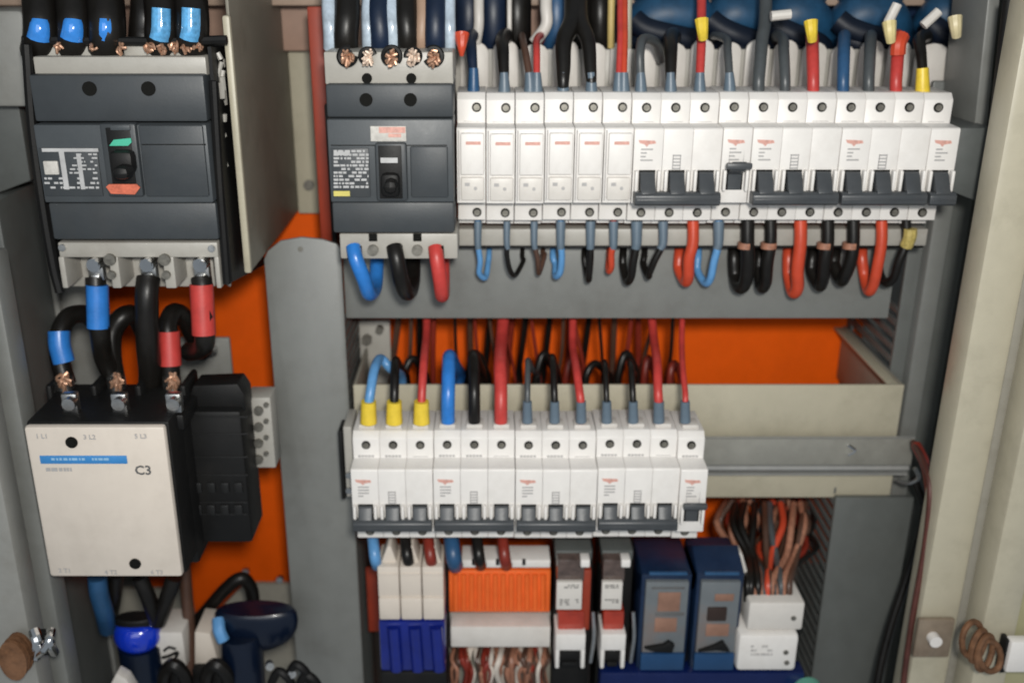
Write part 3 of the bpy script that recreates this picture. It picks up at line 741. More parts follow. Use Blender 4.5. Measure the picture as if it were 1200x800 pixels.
# medium breaker bottom loops
cable('blue cable looping out under the medium breaker', [(414, 289, .607), (417, 303, .602), (426, 326, .603), (433, 344, .614), (440, 334, .635), (442, 300, .655)], .0047, w_blue, None, 'cables under the medium breaker')
cable('black cable looping out under the medium breaker', [(462, 289, .607), (465, 304, .602), (470, 328, .603), (477, 343, .614), (483, 332, .635), (484, 300, .655)], .0052, w_black, None, 'cables under the medium breaker')
cable('red cable hanging straight under the medium breaker', [(510, 290, .607), (512, 304, .602), (516, 330, .603), (518, 346, .612), (519, 336, .635), (519, 300, .655)], .0046, w_red, None, 'cables under the medium breaker')

# cables above the large breaker
spec = [(48, 'b', 'thick black cable with bright blue sleeve, leftmost above the large breaker'), (87, 'b', 'thick black cable with blue sleeve, second above the large breaker'), (125, 'n', 'thick black cable with slim blue stripe above the large breaker'),
        (190, 'b', 'thick black cable with pale blue sleeve near the tan panel above large breaker'), (225, 'b', 'thick black cable with pale blue sleeve, rightmost above the large breaker')]
glassy_l = mat('pale_blue_sleeve_highlight', (.10, .34, .62), .12, coat=1.0, var=.5, scale=160)  # both sleeve colours carry the blue highlight on the black cables
glassy = mat('blue_sleeve_highlight', (.03, .20, .60), .12, coat=1.0, var=.3, scale=60)
for i, (x, k, lab) in enumerate(spec):
    dx = -4 if i < 3 else 0
    cable(lab, [(x+dx, 62, .612), (x, 44, .604), (x, 20, .606), (x-2, -10, .62), (x-2, -40, .66)], .0098 if i != 2 else .0105, w_black if i != 9 else w_navy,
          [([(x-2, 44, .5995), (x-1, 34, .5985), (x-1, 24 if i < 3 else 10, .5995)], [.0070, .0070, .0060, .0066, .0066][i], glassy if i < 3 else glassy_l, 'blue_sleeve', [.0054, .0056, .0054, .0054, .0054][i])], 'thick cables above the large breaker')
cable('thick black cable without sleeve filling the gap above the large breaker', [(107, 60, .618), (106, 40, .618), (106, 15, .62), (104, -30, .64)], .0080, w_black, None, 'thick cables above the large breaker')
cable('second thick black cable without sleeve, right of centre above the large breaker', [(168, 60, .618), (168, 40, .618), (170, 12, .62), (172, -30, .64)], .0085, w_black, None, 'thick cables above the large breaker')
cable('third thick black cable without sleeve, between two pale sleeves above the large breaker', [(208, 56, .622), (208, 36, .62), (207, 8, .62), (206, -30, .64)], .0090, w_black, None, 'thick cables above the large breaker')
t = thing('copper_strand_bundle', 'frayed copper wire ends over the large breaker terminals', 'wire ends', P(150, 58, .60))
def f(b):
    for k, x in enumerate((70, 108, 142, 176, 190, 205, 218, 232)): strands(b, x, 52, .598, 5 if k < 3 else 9, .0008, 60+k, 7, 13)
part('copper_strands', copper, t, f)
# above medium breaker
pale = mat('pale_blue_reflection', (.42, .50, .58), .15, coat=1.0, var=.35, scale=80)  # shiny reflections of the black cables, built as pale strips
for i, (x, m_, lab, r) in enumerate(((405, w_black, 'thick black cable above the left end of the medium breaker', .0080), (432, pale, 'slim pale blue reflection strip above the medium breaker, between two black cables', .0042), (446, w_navy, 'thick navy cable above the medium breaker', .0070),
        (460, pale, 'wider pale grey-blue reflection strip above the middle of the medium breaker', .0052), (477, w_black, 'black cable right of the pale grey-blue strip above the medium breaker', .0070), (494, mat('tan_insulation', (.36, .24, .17), .5), 'tan cable above the right half of the medium breaker', .0040), (510, w_navy, 'dark navy cable above the right end of the medium breaker', .0070), (527, pale, 'pale reflection strip above the border of medium breaker and fuse holders', .0038), (388, pale, 'pale short reflection strip at the left corner above the medium breaker', .0048))):
    cable(lab, [(x, 56, .640), (x, 40, .636), (x+random.uniform(-2, 2), 12, .64), (x+random.uniform(-3, 3), -40, .66)], r, m_, None, 'cables above the medium breaker')
pale_cu = mat('pale_copper', (.62, .48, .38), .5, metal=.3, var=.4, scale=500)
for i, x in enumerate((407, 431, 459, 484, 508)):
    lab = ('copper strand ring at the %s terminal above the medium breaker' % ORD[i]).replace('fifth', 'last')
    t = thing('cable_lug', lab, 'cable lug', P(x, 65, .63), 'copper rings on the medium breaker')
    def f(b):
        pts = [P(x+7*math.cos(a), 65+8*math.sin(a), .603) for a in [k*2*math.pi/10 for k in range(11)]]
        strands(b, x, 66, .602, 10, .0009, 90+i, 8, 15); strands(b, x, 66, .602, 7, .0008, 190+i, 7, 9, 1.6, 4.7)
    part('copper_strands', pale_cu if i in (1, 3) else copper, t, f)
    part('lug_sleeve', black, t, lambda b: tube(b, [P(x+(8 if i % 2 else 9.5)*math.cos(a+i), 66+(8 if i % 2 else 10)*math.sin(a+i), .6045) for a in [k*1.6*math.pi/10 for k in range(11)]], .0017, 7, 3))
    part('lug_shadow_core', black, t, lambda b: cyl(b, P(x, 66, .606), .0036, .006, seg=12), ) if i in (0, 2, 4) else None
# wires entering the upper row from above
YT = .640
def upwire(x, m, lab, top, kind='f', r=.0021, pts=None):
    base = [(x, 112, YT), (x, 96, YT)]
    through = x in (889, 725, 731, 820, 660, 693)
    pp = base+(pts or ([(x+top[0]*.3, 80, YT+.004), (x+top[0], 48, YT+.014), (x+top[1], 20, YT+.03), (x+top[1], -30, YT+.06)] if through else [(x+top[0]*.3, 80, YT+.004), (x+top[0]*.8, 60, YT+.012), (x+top[0]*1.2, 47, YT+.030), (x+top[1]*.8, 42, YT+.055), (x+top[1], 50, YT+.082)]))
    sl = None
    if kind == 'f': sl = [([(x, 112, YT), (x, 98, YT), (x+top[0]*.15, 85, YT+.0005)], .0042, ferr, 'ferrule', .0026)]
    if kind == 'd': sl = [([(x, 112, YT), (x, 98, YT), (x, 80, YT+.001)], .0042, w_dblue, 'ferrule', .0030)]
    if kind == 'y': sl = [([(x-1, 112, YT), (x-1, 98, YT), (x-1, 80, YT+.001)], .0046, yellow, 'yellow_sleeve', .0036)]
    return cable(lab, pp, r, m, sl, 'wires entering the upper breaker row', 'wire', 'wire', r_end=r*2.3 if m in (w_black, w_navy) else r*1.15)
T_ = ' entering the top of the upper row'
upwire(555, w_navy, 'navy wire with dark blue ferrule, first'+T_, (-3, -2), 'd')
upwire(591, w_black, 'black wire with ferrule, second'+T_, (-2, 2), r=.0024)
upwire(621, w_brown, 'brown wire leaning left into the shared third pole of upper row', (-7, -12))
upwire(629, w_red, 'red wire beside the brown one on the shared third pole of upper row', (0, 6))
upwire(660, w_black, 'thick black wire with ferrule into the fourth pole of the upper row', (1, 12), r=.0030)
upwire(693, w_black, 'black wire with ferrule into the fifth pole of the upper row', (-4, -14), r=.0026)
upwire(725, w_red, 'red wire, left one of the pair on the last fuse holder', (2, 2), r=.0019)
upwire(731, w_ored, 'orange-red wire, right one of the pair on the last fuse holder', (1, 1), r=.0019)
upwire(751, w_grey, 'grey wire bending over beside the last fuse holder', (-2, 8), r=.0028, pts=[(750, 80, .642), (750, 60, .645), (754, 46, .655), (768, 50, .67), (775, 70, .69)])
upwire(786, w_black, 'black wire with ferrule into the middle pole of upper left three-pole breaker', (0, 3), r=.0026)
upwire(820, w_red, 'red wire with a yellow marker into the upper row, right of a black wire', (2, 2), r=.0026)
upwire(855, w_grey, 'grey wire with ferrule leaning left above the raised toggle', (-3, -22), r=.0024)
upwire(889, w_grey, 'dark grey straight stiff wire between two pale tabs', (4, 8), 'n', r=.0036)
upwire(920, w_grey, 'dark grey doubled-back wire left of the red wire in the upper row', (-2, -12), 'n', r=.0032)
upwire(953, w_red, 'red thick wire under a yellow marker, right half of upper row', (-1, -2), 'n', r=.0036)
upwire(988, w_dblue, 'steel blue dark wire right of the red one in the upper row', (1, 2), 'n', r=.0036)
upwire(1018, w_grey, 'grey wire left of the last red wire in the upper row', (2, 3), 'n', r=.0034)
upwire(1050, w_red, 'red wire with orange upper end, last red one of the upper row', (3, 2), 'n', r=.0036)
upwire(1082, w_black, 'black wire with yellow sleeve at the right end of the upper row', (-4, 3), 'y')
for (x, y, m_, lab) in ((823, 35, yellow, 'yellow marker ring on the red wire at top centre'), (951, 37, yellow, 'yellow marker sleeve above the thick red wire'), (1043, 38, mat('cream_sleeve', (.62, .52, .25), .4), 'pale cream marker sleeve leaning on the orange wire end'), (1120, 32, mat('cream_sleeve2', (.58, .50, .30), .4), 'cream marker sleeve at the top right corner of the tabs')):
    b = nb(); tube(b, [P(x-1, y-12, .640), P(x, y, .638), P(x+1, y+11, .640)], .0042, 10, r_end=.0028)
    tag(obj('marker_sleeve', b, m_, loc=P(x, y, .64)), lab, 'sleeve', 'marker sleeves near the top edge')
b = nb(); tube(b, [P(1052, 64, .645), P(1053, 52, .645), P(1057, 42, .648)], .0046, 10)
tag(obj('marker_sleeve', b, w_ored, loc=P(1052, 52, .645)), 'bright orange sleeve on top of the last red wire', 'sleeve', 'marker sleeves near the top edge')
for i, (x, y, a) in enumerate(((915, 18, .1), (1046, 16, 1.2), (1091, 22, .8))):
    b = nb(); p = P(x, y, .65); d = Vector((math.cos(a), 0, math.sin(a)))*.006
    tube(b, [p-d, p, p+d], .0030, 10)
    tag(obj('crimp_end', b, white2, loc=p), ['white crimp lying flat against the dark cable at the top', 'grey-white crimp standing over the cream sleeve', 'white crimp tilted against the right-hand navy cable'][i], 'crimp', 'white crimps along the top')
dark_ins = mat('midnight_insulation', (.004, .008, .018), .5, spec=.3)
bundle_blue = mat('deep_blue_gloss', (.008, .050, .11), .5, coat=.0, var=.35, scale=70)
for (x0, x1, lab) in ((745, 828, 'glossy navy cable bundle arching behind the tabs, left of the yellow ring'), (834, 893, 'glossy navy cable bundle right of the yellow ring'), (903, 962, 'glossy navy cable bundle behind the yellow sleeve'), (984, 1052, 'glossy navy cable bundle left of the cream sleeve'), (1085, 1128, 'glossy navy cable bundle at the top right corner')):
    t = thing('cable_bundle', lab, 'cable bundle', P((x0+x1)/2, 30, .72), 'navy cable bundles along the top')
    xm_ = (x0+x1)/2
    part('strand', bundle_blue, t, lambda b: tube(b, [P(x0+8, 66, .745), P(x0+9, 34, .735), P(x0+17, 22, .728), P(xm_, 17, .726), P(x1-16, 22, .728), P(x1-9, 40, .735), P(x1-8, 66, .745)], .0155, 18))
    part('strand', bundle_blue, t, lambda b: tube(b, [P(x0+8, -22, .74), P(x0+20, -14, .735), P(xm_, -12, .733), P(x1-6, -14, .74)], .0140, 14))
    part('strand', dark_ins, t, lambda b: tube(b, [P(x0-2, 24, .716), P(x0+12, 34, .713), P(xm_, 42, .711), P(x1-8, 50, .713), P(x1+2, 58, .718)], .0078, 12))
    part('strand', dark_ins, t, lambda b: tube(b, [P(x0+2, 50, .720), P(x0+16, 48, .715), P(xm_, 56, .713), P(x1-12, 60, .716)], .0080, 12))
    part('strand', dark_ins, t, lambda b: tube(b, [P(x0+6, 66, .73), P(xm_, 50, .728), P(x1-4, 66, .73)], .0110, 12))
for (x, lab) in ((549, 'dark blue upright cable left of the tabs'), (578, 'navy upright cable above the second fuse holder'), (606, 'black upright cable above the second pale tab'), (652, 'navy upright cable above the third and fourth tabs'), (676, 'black upright cable above the fourth tab'), (703, 'black upright cable above the fifth tab')):
    cable(lab, [(x, 60, .722), (x, 40, .716), (x, 5, .716), (x, -40, .73)], .0098 if x < 700 else .008, w_black if 'black' in lab else w_dblue if x == 652 else w_navy, None, 'upright cables behind the tabs')
for (x, m_, lab) in ((736, beige, 'slim beige lead left of the navy bundle at the top'), (716, mat('straw_insulation', (.50, .38, .14), .5), 'straw coloured slim lead over the red pair'), (896, grey, 'grey stiff lead between two navy bundles')):
    cable(lab, [(x, 56, .70), (x, 30, .698), (x+1, -30, .70)], .0024, m_, None, 'slim leads at the top', 'wire', 'wire')

for i, (xa_, xb_, lab) in enumerate(((561, 558, 'pale upright lead left of the second fuse holder wire'), (597, 597, 'thin pale upright lead above the second tab'), (640, 626, 'pale slanting lead left of the red wire at the top'), (666, 664, 'short pale lead between the two black wires at the top'))):
    cable(lab, [(xb_, 50, .700), (xa_, 30, .698), (xa_, 8, .70), (xa_, -30, .71)], [.0034, .0016, .0040, .0014][i], white2, None, 'slim leads at the top', 'wire', 'wire')
b = nb(); tube(b, [P(541, 66, .634), P(541, 54, .634), P(541, 40, .637)], .0012, 10, r_end=.0048)
tag(obj('marker_sleeve', b, w_ored, loc=P(541, 52, .634)), 'orange cone shaped sleeve at the corner of the medium breaker and first fuse holder', 'sleeve')
# loops leaving the upper row downwards
lr = random.Random(5)
def loop(x, d, yb, m, lab, r=.0022, x2=None):
    r *= lr.uniform(.78, .92); yb += lr.uniform(-5, 6); d += lr.uniform(-2.5, 3.5)
    Yt = .640
    x2 = x-2*d if x2 is None else x2
    xb = x-d
    return cable(lab, [(x, 258, Yt), (x, 284, .638), (x-d*.5+lr.uniform(-2, 2), (284+yb)/2+lr.uniform(-5, 3), .638), (xb, yb-5, .641), ((xb+x2)/2+lr.uniform(-2, 2), yb, .647), (x2+lr.uniform(-1, 3), yb-16+lr.uniform(-6, 4), .6575), (x2, 300, .6610), (x2+1, 280, .672)], r, m,
                 [([(x, 259, Yt), (x, 284, .638), (x-d*.25, 292, .6375)], r*1.45, ferr if m not in (w_red, w_ored) or r < .003 else w_ored, 'ferrule', r*1.05)] if r < .0027 else None, 'wire loops below the upper row', 'wire', 'wire')
U_ = ' below the upper row'
loop(560, -4, 322, w_lblue, 'blue wire loop at the left end'+U_, x2=573)
loop(594, -7, 320, w_black, 'black wire loop under the second fuse holder', .0018, x2=612)
loop(626, -4, 322, w_brown, 'brown wire loop under the third fuse holder', x2=636)
loop(657, 3, 327, w_lblue, 'blue wire loop under the fourth fuse holder', .0026, x2=648)
loop(692, 1, 322, w_black, 'black wire loop under the fifth fuse holder', .0028, x2=685)
loop(719, 3, 319, w_ored, 'thin orange-red wire loop under the sixth fuse holder', .0024)
loop(746, 7, 327, w_black, 'black slanting wire loop left of the slanted black one', .0034, x2=730)
loop(777, 12, 328, w_black, 'black wire slanting down left under the upper three-pole breaker', .0026, x2=755)
loop(812, 8, 328, w_ored, 'thick orange-red wire slanting left below the upper row', .0046, x2=796)
loop(842, 10, 326, w_lblue, 'blue wire curving left beside the thick orange-red one', .0028, x2=818)
loop(876, 5, 332, w_black, 'thick black wire loop, first of the right-hand group', .0050, x2=860)
loop(903, 5, 331, w_black, 'thick black wire loop just left of the thick red one', .0048, x2=890)
loop(938, 5, 336, w_ored, 'thick red wire loop in the middle of the right-hand group', .0048, x2=924)
loop(970, 6, 330, w_black, 'thick black wire loop just right of the thick red one', .0048, x2=952)
loop(1000, 8, 332, w_black, 'thick black wire loop just left of the slanting red one', .0046, x2=978)
loop(1033, 11, 336, w_ored, 'red wire loop slanting left near the right end', .0046, x2=1010)
loop(1062, 14, 328, w_black, 'black wire slanting left at the right end below the upper row', .0036, x2=1030)
for x, lab in ((874, 'first'), (901, 'second'), (967, 'third'), (997, 'fourth')):
    b = nb(); tube(b, [P(x, 284, .6385), P(x-.6, 291, .6383)], .0052, 12)
    tag(obj('cuff_ring', b, w_pink, loc=P(x, 287, .638)), 'copper toned ring on the %s thick black loop from the left below the upper row' % lab, 'ring', 'copper toned rings on the thick black loops')
b = nb(); tube(b, [P(1067, 268, .636), P(1066, 278, .636), P(1062, 288, .638)], .0042, 10)
tag(obj('marker_sleeve', b, mat('dull_yellow', (.42, .33, .10), .5, var=.3, scale=400), loc=P(1067, 278, .636)), 'dull yellow sleeve on the last black wire below the upper row', 'sleeve')

# wires entering the lower row
YL = .606
def lowwire(x, m, lab, pts, kind, r):
    base = [(x, 494, YL), (x, 476, YL)]
    sl = None
    if kind == 'y': sl = [([(x, 495, YL), (x, 485, YL), (x, 470, YL)], .0056, yellow, 'yellow_sleeve', .0050)]
    if kind == 'f': sl = [([(x, 494, YL), (x, 484, YL), (x, 470, YL)], max(.0036, r*1.3), ferr, 'ferrule', max(.0030, r*1.15))]
    return cable(lab, base+pts, r, m, sl, 'wires entering the lower breaker row', 'wire', 'wire')
V_ = ' of the lower row'
def arch(x, s, top, back=.70): return [(x+s*.2, 455, YL+.004), (x+s*.5, 432, YL+.016), (x+s, top, YL+.034), (x+s*1.5+5, top+12, back-.03), (x+s*2+10, 440, back), (x+s*2+12, 470, back+.01)]
lowwire(432, w_lblue, 'blue wire with yellow sleeve entering the first pole'+V_, arch(432, 14, 420, .67), 'y', .0032)
lowwire(462, w_black, 'black wire with yellow sleeve entering the second pole'+V_, arch(462, 2, 422), 'y', .0030)
lowwire(494, w_red, 'red wire with yellow sleeve rising from the third pole'+V_, [(495, 450, .612), (497, 420, .63), (500, 390, .67), (500, 350, .70)], 'y', .0028)
lowwire(525, w_blue, 'thick bright blue wire entering the fourth pole'+V_, arch(525, 2, 417), 'n', .0046)
lowwire(556, w_black, 'thick black wire entering the fifth pole'+V_, arch(556, -1, 416), 'n', .0040)
lowwire(587, w_red, 'thick red wire entering the sixth pole'+V_, [(587, 455, .612), (586, 425, .63), (588, 395, .67), (592, 350, .70)], 'n', .0044)
lowwire(618, w_grey, 'dark grey wire entering the seventh pole'+V_, arch(618, 1, 422), 'f', .0020)
lowwire(650, w_black, 'black wire entering the eighth pole'+V_, arch(650, -3, 418), 'f', .0024)
lowwire(681, w_red, 'red wire leaning left from the ninth pole'+V_, [(679, 458, .61), (675, 430, .63), (671, 400, .67), (672, 350, .70)], 'f', .0028)
lowwire(711, w_black, 'black wire entering the tenth pole'+V_, arch(711, -3, 424), 'f', .0020)
lowwire(742, w_black, 'black wire entering the eleventh pole'+V_, arch(742, -4, 424), 'f', .0022)
lowwire(772, w_red, 'red wire entering the twelfth pole'+V_, [(771, 455, .61), (770, 425, .63), (766, 395, .67), (762, 350, .70)], 'f', .0030)
lowwire(803, w_red, 'thin red wire rising from the last pole'+V_, [(803, 460, .61), (800, 430, .63), (799, 400, .66), (800, 350, .69)], 'f', .0020)
bk = [(467, 455, w_brown, 'brown'), (492, 492, w_black, 'black'), (551, 552, w_brown, 'dark brown'), (574, 566, w_black, 'black'), (600, 592, w_dred, 'dark red'), (616, 604, w_black, 'black'), (644, 634, w_black, 'black'), (668, 664, w_dred, 'dark red'), (690, 678, w_black, 'black'), (720, 716, w_brown, 'brown'), (748, 748, w_dred, 'dark red')]
nm = ['above the yellow sleeves', 'beside the third red wire', 'behind the thick black wire, left one', 'behind the thick black wire, right one', 'beside the thick red wire', 'crossing down behind the grey wire', 'behind the eighth pole', 'left of the leaning red wire', 'right of the leaning red wire', 'behind the tenth pole', 'behind the eleventh pole']
for (xa_, xb_, m_, cn), where in zip(bk, nm):
    cable('%s wire over the orange plate %s' % (cn, where), [(xa_+1, 350, .725), (xa_, 375, .727), ((xa_+xb_)/2, 420, .737), (xb_, 462, .735), (xb_-2, 490, .73)], .0024, m_, None, 'wires hanging over the orange plate', 'wire', 'wire')
for i, (x, w_) in enumerate(((640, 14), (672, 10), (700, 16), (736, 14), (762, 8), (792, 8), (560, 14), (486, 16))):
    cable('dark wire arch in the duct %s' % ['behind the eighth pole wire', 'at the foot of the leaning red wire', 'behind the tenth pole wire', 'behind the eleventh pole wire', 'left of the twelfth pole wire', 'between the last two red wires', 'behind the thick black wire', 'between red and thick blue wires'][i],
          [(x-w_, 475, .70), (x-w_*.8, 440, .70), (x-2, 414 + (i % 3)*6, .705), (x+w_*.8, 442, .71), (x+w_, 475, .71)], .0030, [w_black, w_dred, w_black, w_black, w_dred, w_dred, w_black, w_black][i], None, 'dark wire arches inside the duct', 'wire', 'wire')
rw = random.Random(19)
xsx = [478, 508, 538, 562, 583, 612, 630, 655, 682, 705, 730, 755, 783, 600]
wh = ['left of the black one by the third sleeve', 'right of the third red wire', 'left of the thick blue wire bend', 'between the thick black and red wires', 'touching the thick red wire', 'left of the seventh pole wire', 'right of the seventh pole wire', 'crossing behind the eighth pole wire', 'touching the leaning red wire', 'left of the tenth pole wire', 'right of the tenth pole wire', 'right of the eleventh pole wire', 'left of the last red wire', 'just right of the thick red wire']
for i, x in enumerate(xsx):
    m_ = [w_brown, w_dred, w_black, w_dred, w_brown, w_black, w_dred][i % 7]; sl = rw.uniform(-14, 14)
    cable('thin slanting %s wire in the opening %s' % ({w_brown.name: 'brown', w_dred.name: 'dark red', w_black.name: 'black'}[m_.name], wh[i]), [(x+sl, 350, .70), (x+sl*.8, 378, .705), (x+sl*.2+rw.uniform(-3, 3), 415, .71), (x-sl*.4, 448, .715), (x-sl*.5, 480, .72)], rw.uniform(.0010, .0020), m_, None, 'thin wires inside the opening', 'wire', 'wire')
# left inner clutter of the opening
t = thing('terminal_clamp', 'pale corroded clamp in the left corner of the orange opening', 'clamp', P(432, 400, .72))
part('clamp_plate', shoulder_m, t, lambda b: bx(b, 422, 458, 376, 450, .735, .004, .001))
part('bolt', screw_m, t, lambda b: (cyl(b, P(430, 398, .73), .0040, .006, seg=6), cyl(b, P(445, 386, .73), .003, .006, seg=8)))

# right-hand loose cables
cable('black cable slanting down between the grey wall and the beige door', [(1072, 560, .650), (1084, 600, .645), (1068, 660, .64), (1045, 730, .63), (1030, 790, .62), (1022, 850, .61)], .0032, w_black)
cable('thin dark red wire running down beside the beige door', [(1070, 518, .640), (1082, 540, .610), (1090, 575, .590), (1084, 640, .585), (1070, 720, .580), (1060, 790, .578), (1056, 840, .575)], .0020, mat('dark_maroon_insulation', (.075, .022, .016), .5, var=.3), None, None, 'wire', 'wire')
cable('brown-red wire end at the tip of the lower rail', [(1074, 522, .635), (1086, 548, .612), (1092, 585, .600)], .0036, w_dred, None, None, 'wire', 'wire')
cable('pale thin wire end below the tip of the lower rail', [(1052, 562, .652), (1064, 566, .645), (1076, 560, .64), (1072, 548, .64)], .0014, steel, None, None, 'wire', 'wire')

# =================================================================== LOWER LEFT DEVICES
cable('dull blue cable stub hanging under the contactor', [(114, 676, .60), (116, 695, .60), (122, 716, .605), (126, 735, .62)], .0066, w_dblue, None, 'cables under the contactor')
cable('black cable stub left of the V shaped pair under the contactor', [(136, 672, .61), (134, 700, .615), (130, 722, .63)], .0050, w_black, None, 'cables under the contactor')
cable('black cable slanting right under the contactor', [(164, 676, .60), (174, 700, .60), (184, 728, .61)], .0056, w_black, None, 'cables under the contactor')
cable('black cable slanting left under the contactor', [(204, 676, .60), (196, 700, .60), (186, 728, .608)], .0056, w_black, None, 'cables under the contactor')
cable('black cable bending over the orange plate right of the contactor', [(224, 735, .66), (242, 715, .655), (264, 690, .65), (282, 677, .65), (293, 686, .655), (297, 705, .66), (298, 740, .67)], .0050, w_black)
cable('dark brown cable running straight down right of the contactor', [(216, 660, .64), (219, 700, .635), (222, 740, .63), (222, 790, .62), (222, 850, .61)], .0045, w_brown)
Yd = .60
def lathe(b, X, Y, prof, sy=1.0, n=40):
    rings = []
    for (rr, z) in prof: rings.append([b.verts.new((X+rr*math.cos(2*math.pi*k/n), Y+rr*sy*math.sin(2*math.pi*k/n), z)) for k in range(n)])
    for a_, c_ in zip(rings, rings[1:]):
        for k in range(n): b.faces.new((a_[k], a_[(k+1) % n], c_[(k+1) % n], c_[k]))
    b.faces.new(rings[0][::-1]); b.faces.new(rings[-1])
t = thing('capacitor', 'glossy blue bulging capacitor with dark cap under the contactor', 'capacitor', P(154, 760, Yd))
zc0 = P(0, 743, Yd).z; X = P(154, 758, Yd).x; R_ = .0162
part('can', mat('cobalt_gloss', (.006, .035, .50), .16, coat=1.0, var=.2), t, lambda b: lathe(b, X, Yd+.014, [(R_*.55+R_*.50*math.cos(q), zc0-.0100+.0110*math.sin(q)) for q in [math.pi*(.48-k*.08) for k in range(13)]], .8))
part('cap', black, t, lambda b: lathe(b, X, Yd+.014, [(R_*.92, zc0), (R_*.90, zc0+.0045), (R_*.80, zc0+.0055)], .5))
part('lower_body', mat('dark_gloss', (.002, .006, .018), .3, coat=.15), t, lambda b: lathe(b, X, Yd+.014, [(R_*.97, zc0-.0201), (R_*.96, zc0-.06)], .8))
t = thing('relay_socket', 'white block with black squiggle mark between the two blue cylinders', 'socket', P(200, 760, .61))
part('block', white2, t, lambda b: bx(b, 184, 216, 741, 782, .612, .03, .001))
part('squiggle_mark', black, t, lambda b: (tube(b, [P(192, 762, .611), P(198, 758, .611), P(206, 760, .611)], .0010, 6), tube(b, [P(190, 770, .611), P(198, 768, .611), P(208, 764, .611), P(204, 774, .611)], .0012, 6)))
part('foot', black, t, lambda b: bx(b, 184, 216, 783, 830, .608, .03, .002))
t = thing('relay_socket', 'cream slanting block beside the dark round capacitor', 'socket', P(240, 765, .615))
part('block', cream, t, lambda b: pprism(b, [(228, 740), (246, 742), (252, 762), (258, 785), (228, 783)], .615, .03, .001))
part('foot', black, t, lambda b: bx(b, 226, 268, 784, 830, .608, .03, .003))
t = thing('capacitor', 'dark navy round capacitor with pale highlight right of the cream block', 'capacitor', P(310, 750, .60))
def f(b):
    c = P(303, 750, .618); zt_ = P(0, 724, .606).z; R2 = .0305
    lathe(b, c.x, c.y, [(R2*.86, zt_), (R2*.93, zt_-.0012), (R2*.98, zt_-.004), (R2, zt_-.010), (R2*.97, zt_-.016), (R2*.88, zt_-.023), (R2*.70, zt_-.029), (R2*.4, zt_-.034)], .38)
part('can', mat('dark_gloss', (.003, .008, .022), .2, coat=.6), t, f)
part('stem', mat('dark_gloss'), t, lambda b: tube(b, [P(282, 742, .613), P(284, 770, .611), P(288, 830, .608)], .0155, 20))
part('clear_band', w_lblue, t, lambda b: tube(b, [P(256, 724, .612), P(257, 738, .606), P(262, 750, .604)], .0045, 10))
t = thing('terminal_screws', 'black clamps and pale screws at the bottom left edge', 'clamp', P(310, 790, .60))
def f(b):
    for x, y in ((330, 792), (350, 784), (362, 796)): tube(b, [P(x-12, y+8, .597), P(x-4, y-6, .593), P(x+8, y+2, .592), P(x+13, y+14, .60)], .0032, 8)
part('clamp', black, t, f)
part('cable_coil', w_black, t, lambda b: [tube(b, [P(x, 812, .60), P(x+4, 786, .596), P(x+14, 778, .592), P(x+26, 790, .594), P(x+30, 812, .60)], .0048, 8) for x in (190, 240)])
part('screw', steel, t, lambda b: [cyl(b, P(x, y, .594), .0030, .006, axis=(.3, -1, .3), seg=10) for x, y in ((316, 779), (342, 788))])
part('white_wedge', white2, t, lambda b: pprism(b, [(130, 800), (136, 789), (148, 796), (158, 812), (130, 812)], .575, .01, .001))

# =================================================================== BOTTOM ROW DEVICES
Yq = .60
t = thing('terminal_bank', 'white three-bay connector on top of a glossy blue base', 'connector', P(482, 700, Yq))
for k in range(3):
    x0 = 443+k*26; x1 = x0+25
    part('bay', cream, t, lambda b: (bx(b, x0, x1, 664, 700, Yq, .03, .0012, yref=690), bx(b, x0, x1, 701, 726, Yq-.002, .03, .0012, yref=690), bx(b, x0+2, x1-2, 672, 674, Yq-.001, .002, .0003, yref=690)))
    part('upper_horn', cream, t, lambda b: pprism(b, [(x0+1, 664), (x0+11, 640), (x0+15, 640), (x0+24, 664)], Yq+.006, .02, .0008))
part('blue_base', cobalt, t, lambda b: (bx(b, 444, 522, 728, 786, Yq+.001, .03, .002, yref=740)))
part('blue_rib', cobalt, t, lambda b: [tube(b, [P(461+k*25, 733, Yq), P(465+k*25, 783, Yq)], .0048, 12) for k in range(3)])
part('black_foot', black, t, lambda b: bx(b, 446, 524, 787, 830, Yq, .03, .002, yref=790))
for x, m_, lab in ((440, w_lblue, 'blue wire end dropping into the white connector from the left'), (478, w_black, 'black wire end dropping into the middle of white connector'), (505, w_dred, 'brown-red wire end dropping into the right bay of white connector'), (532, w_dblue, 'steel blue wire beside the orange ribbed block'), (562, w_black, 'black wire end above the orange ribbed block'), (592, w_dred, 'brown wire end above the orange ribbed block')):
    cable(lab, [(x-4, 622, .625), (x-2, 640, .608), (x, 655, .603), (x+2, 662, .612)], .0040 if x != 532 else .0055, m_, None, 'wire ends under the lower row', 'wire', 'wire')
t = thing('busbar_block', 'orange ribbed terminal cover between white strips', 'terminal block', P(585, 700, .62))
part('ribbed_cover', orange_p, t, lambda b: (bx(b, 526, 645, 668, 717, .622, .02, .001), [tube(b, [P(534+k*9.3, 672, .6215), P(534+k*9.3, 714, .6215)], .0021, 8) for k in range(12)]))
part('upper_strip', white, t, lambda b: bx(b, 541, 645, 656, 665, .618, .02, .0008))
part('strip_notch', black, t, lambda b: [bx(b, x, x+4, 656, 662, .6176, .002, .0002) for x in (553, 581, 612)])
part('grey_step', shoulder_m, t, lambda b: bx(b, 527, 645, 718, 732, .628, .02, .001))
part('lower_strip', white2, t, lambda b: bx(b, 528, 645, 734, 758, .612, .03, .001))
part('bare_backing', beige_dark, t, lambda b: bx(b, 527, 645, 759, 840, .640, .01, .001))
t = thing('wire_bundle', 'tangle of brown and copper wire ends under the lower white strip', 'wire bundle', P(585, 780, .62))
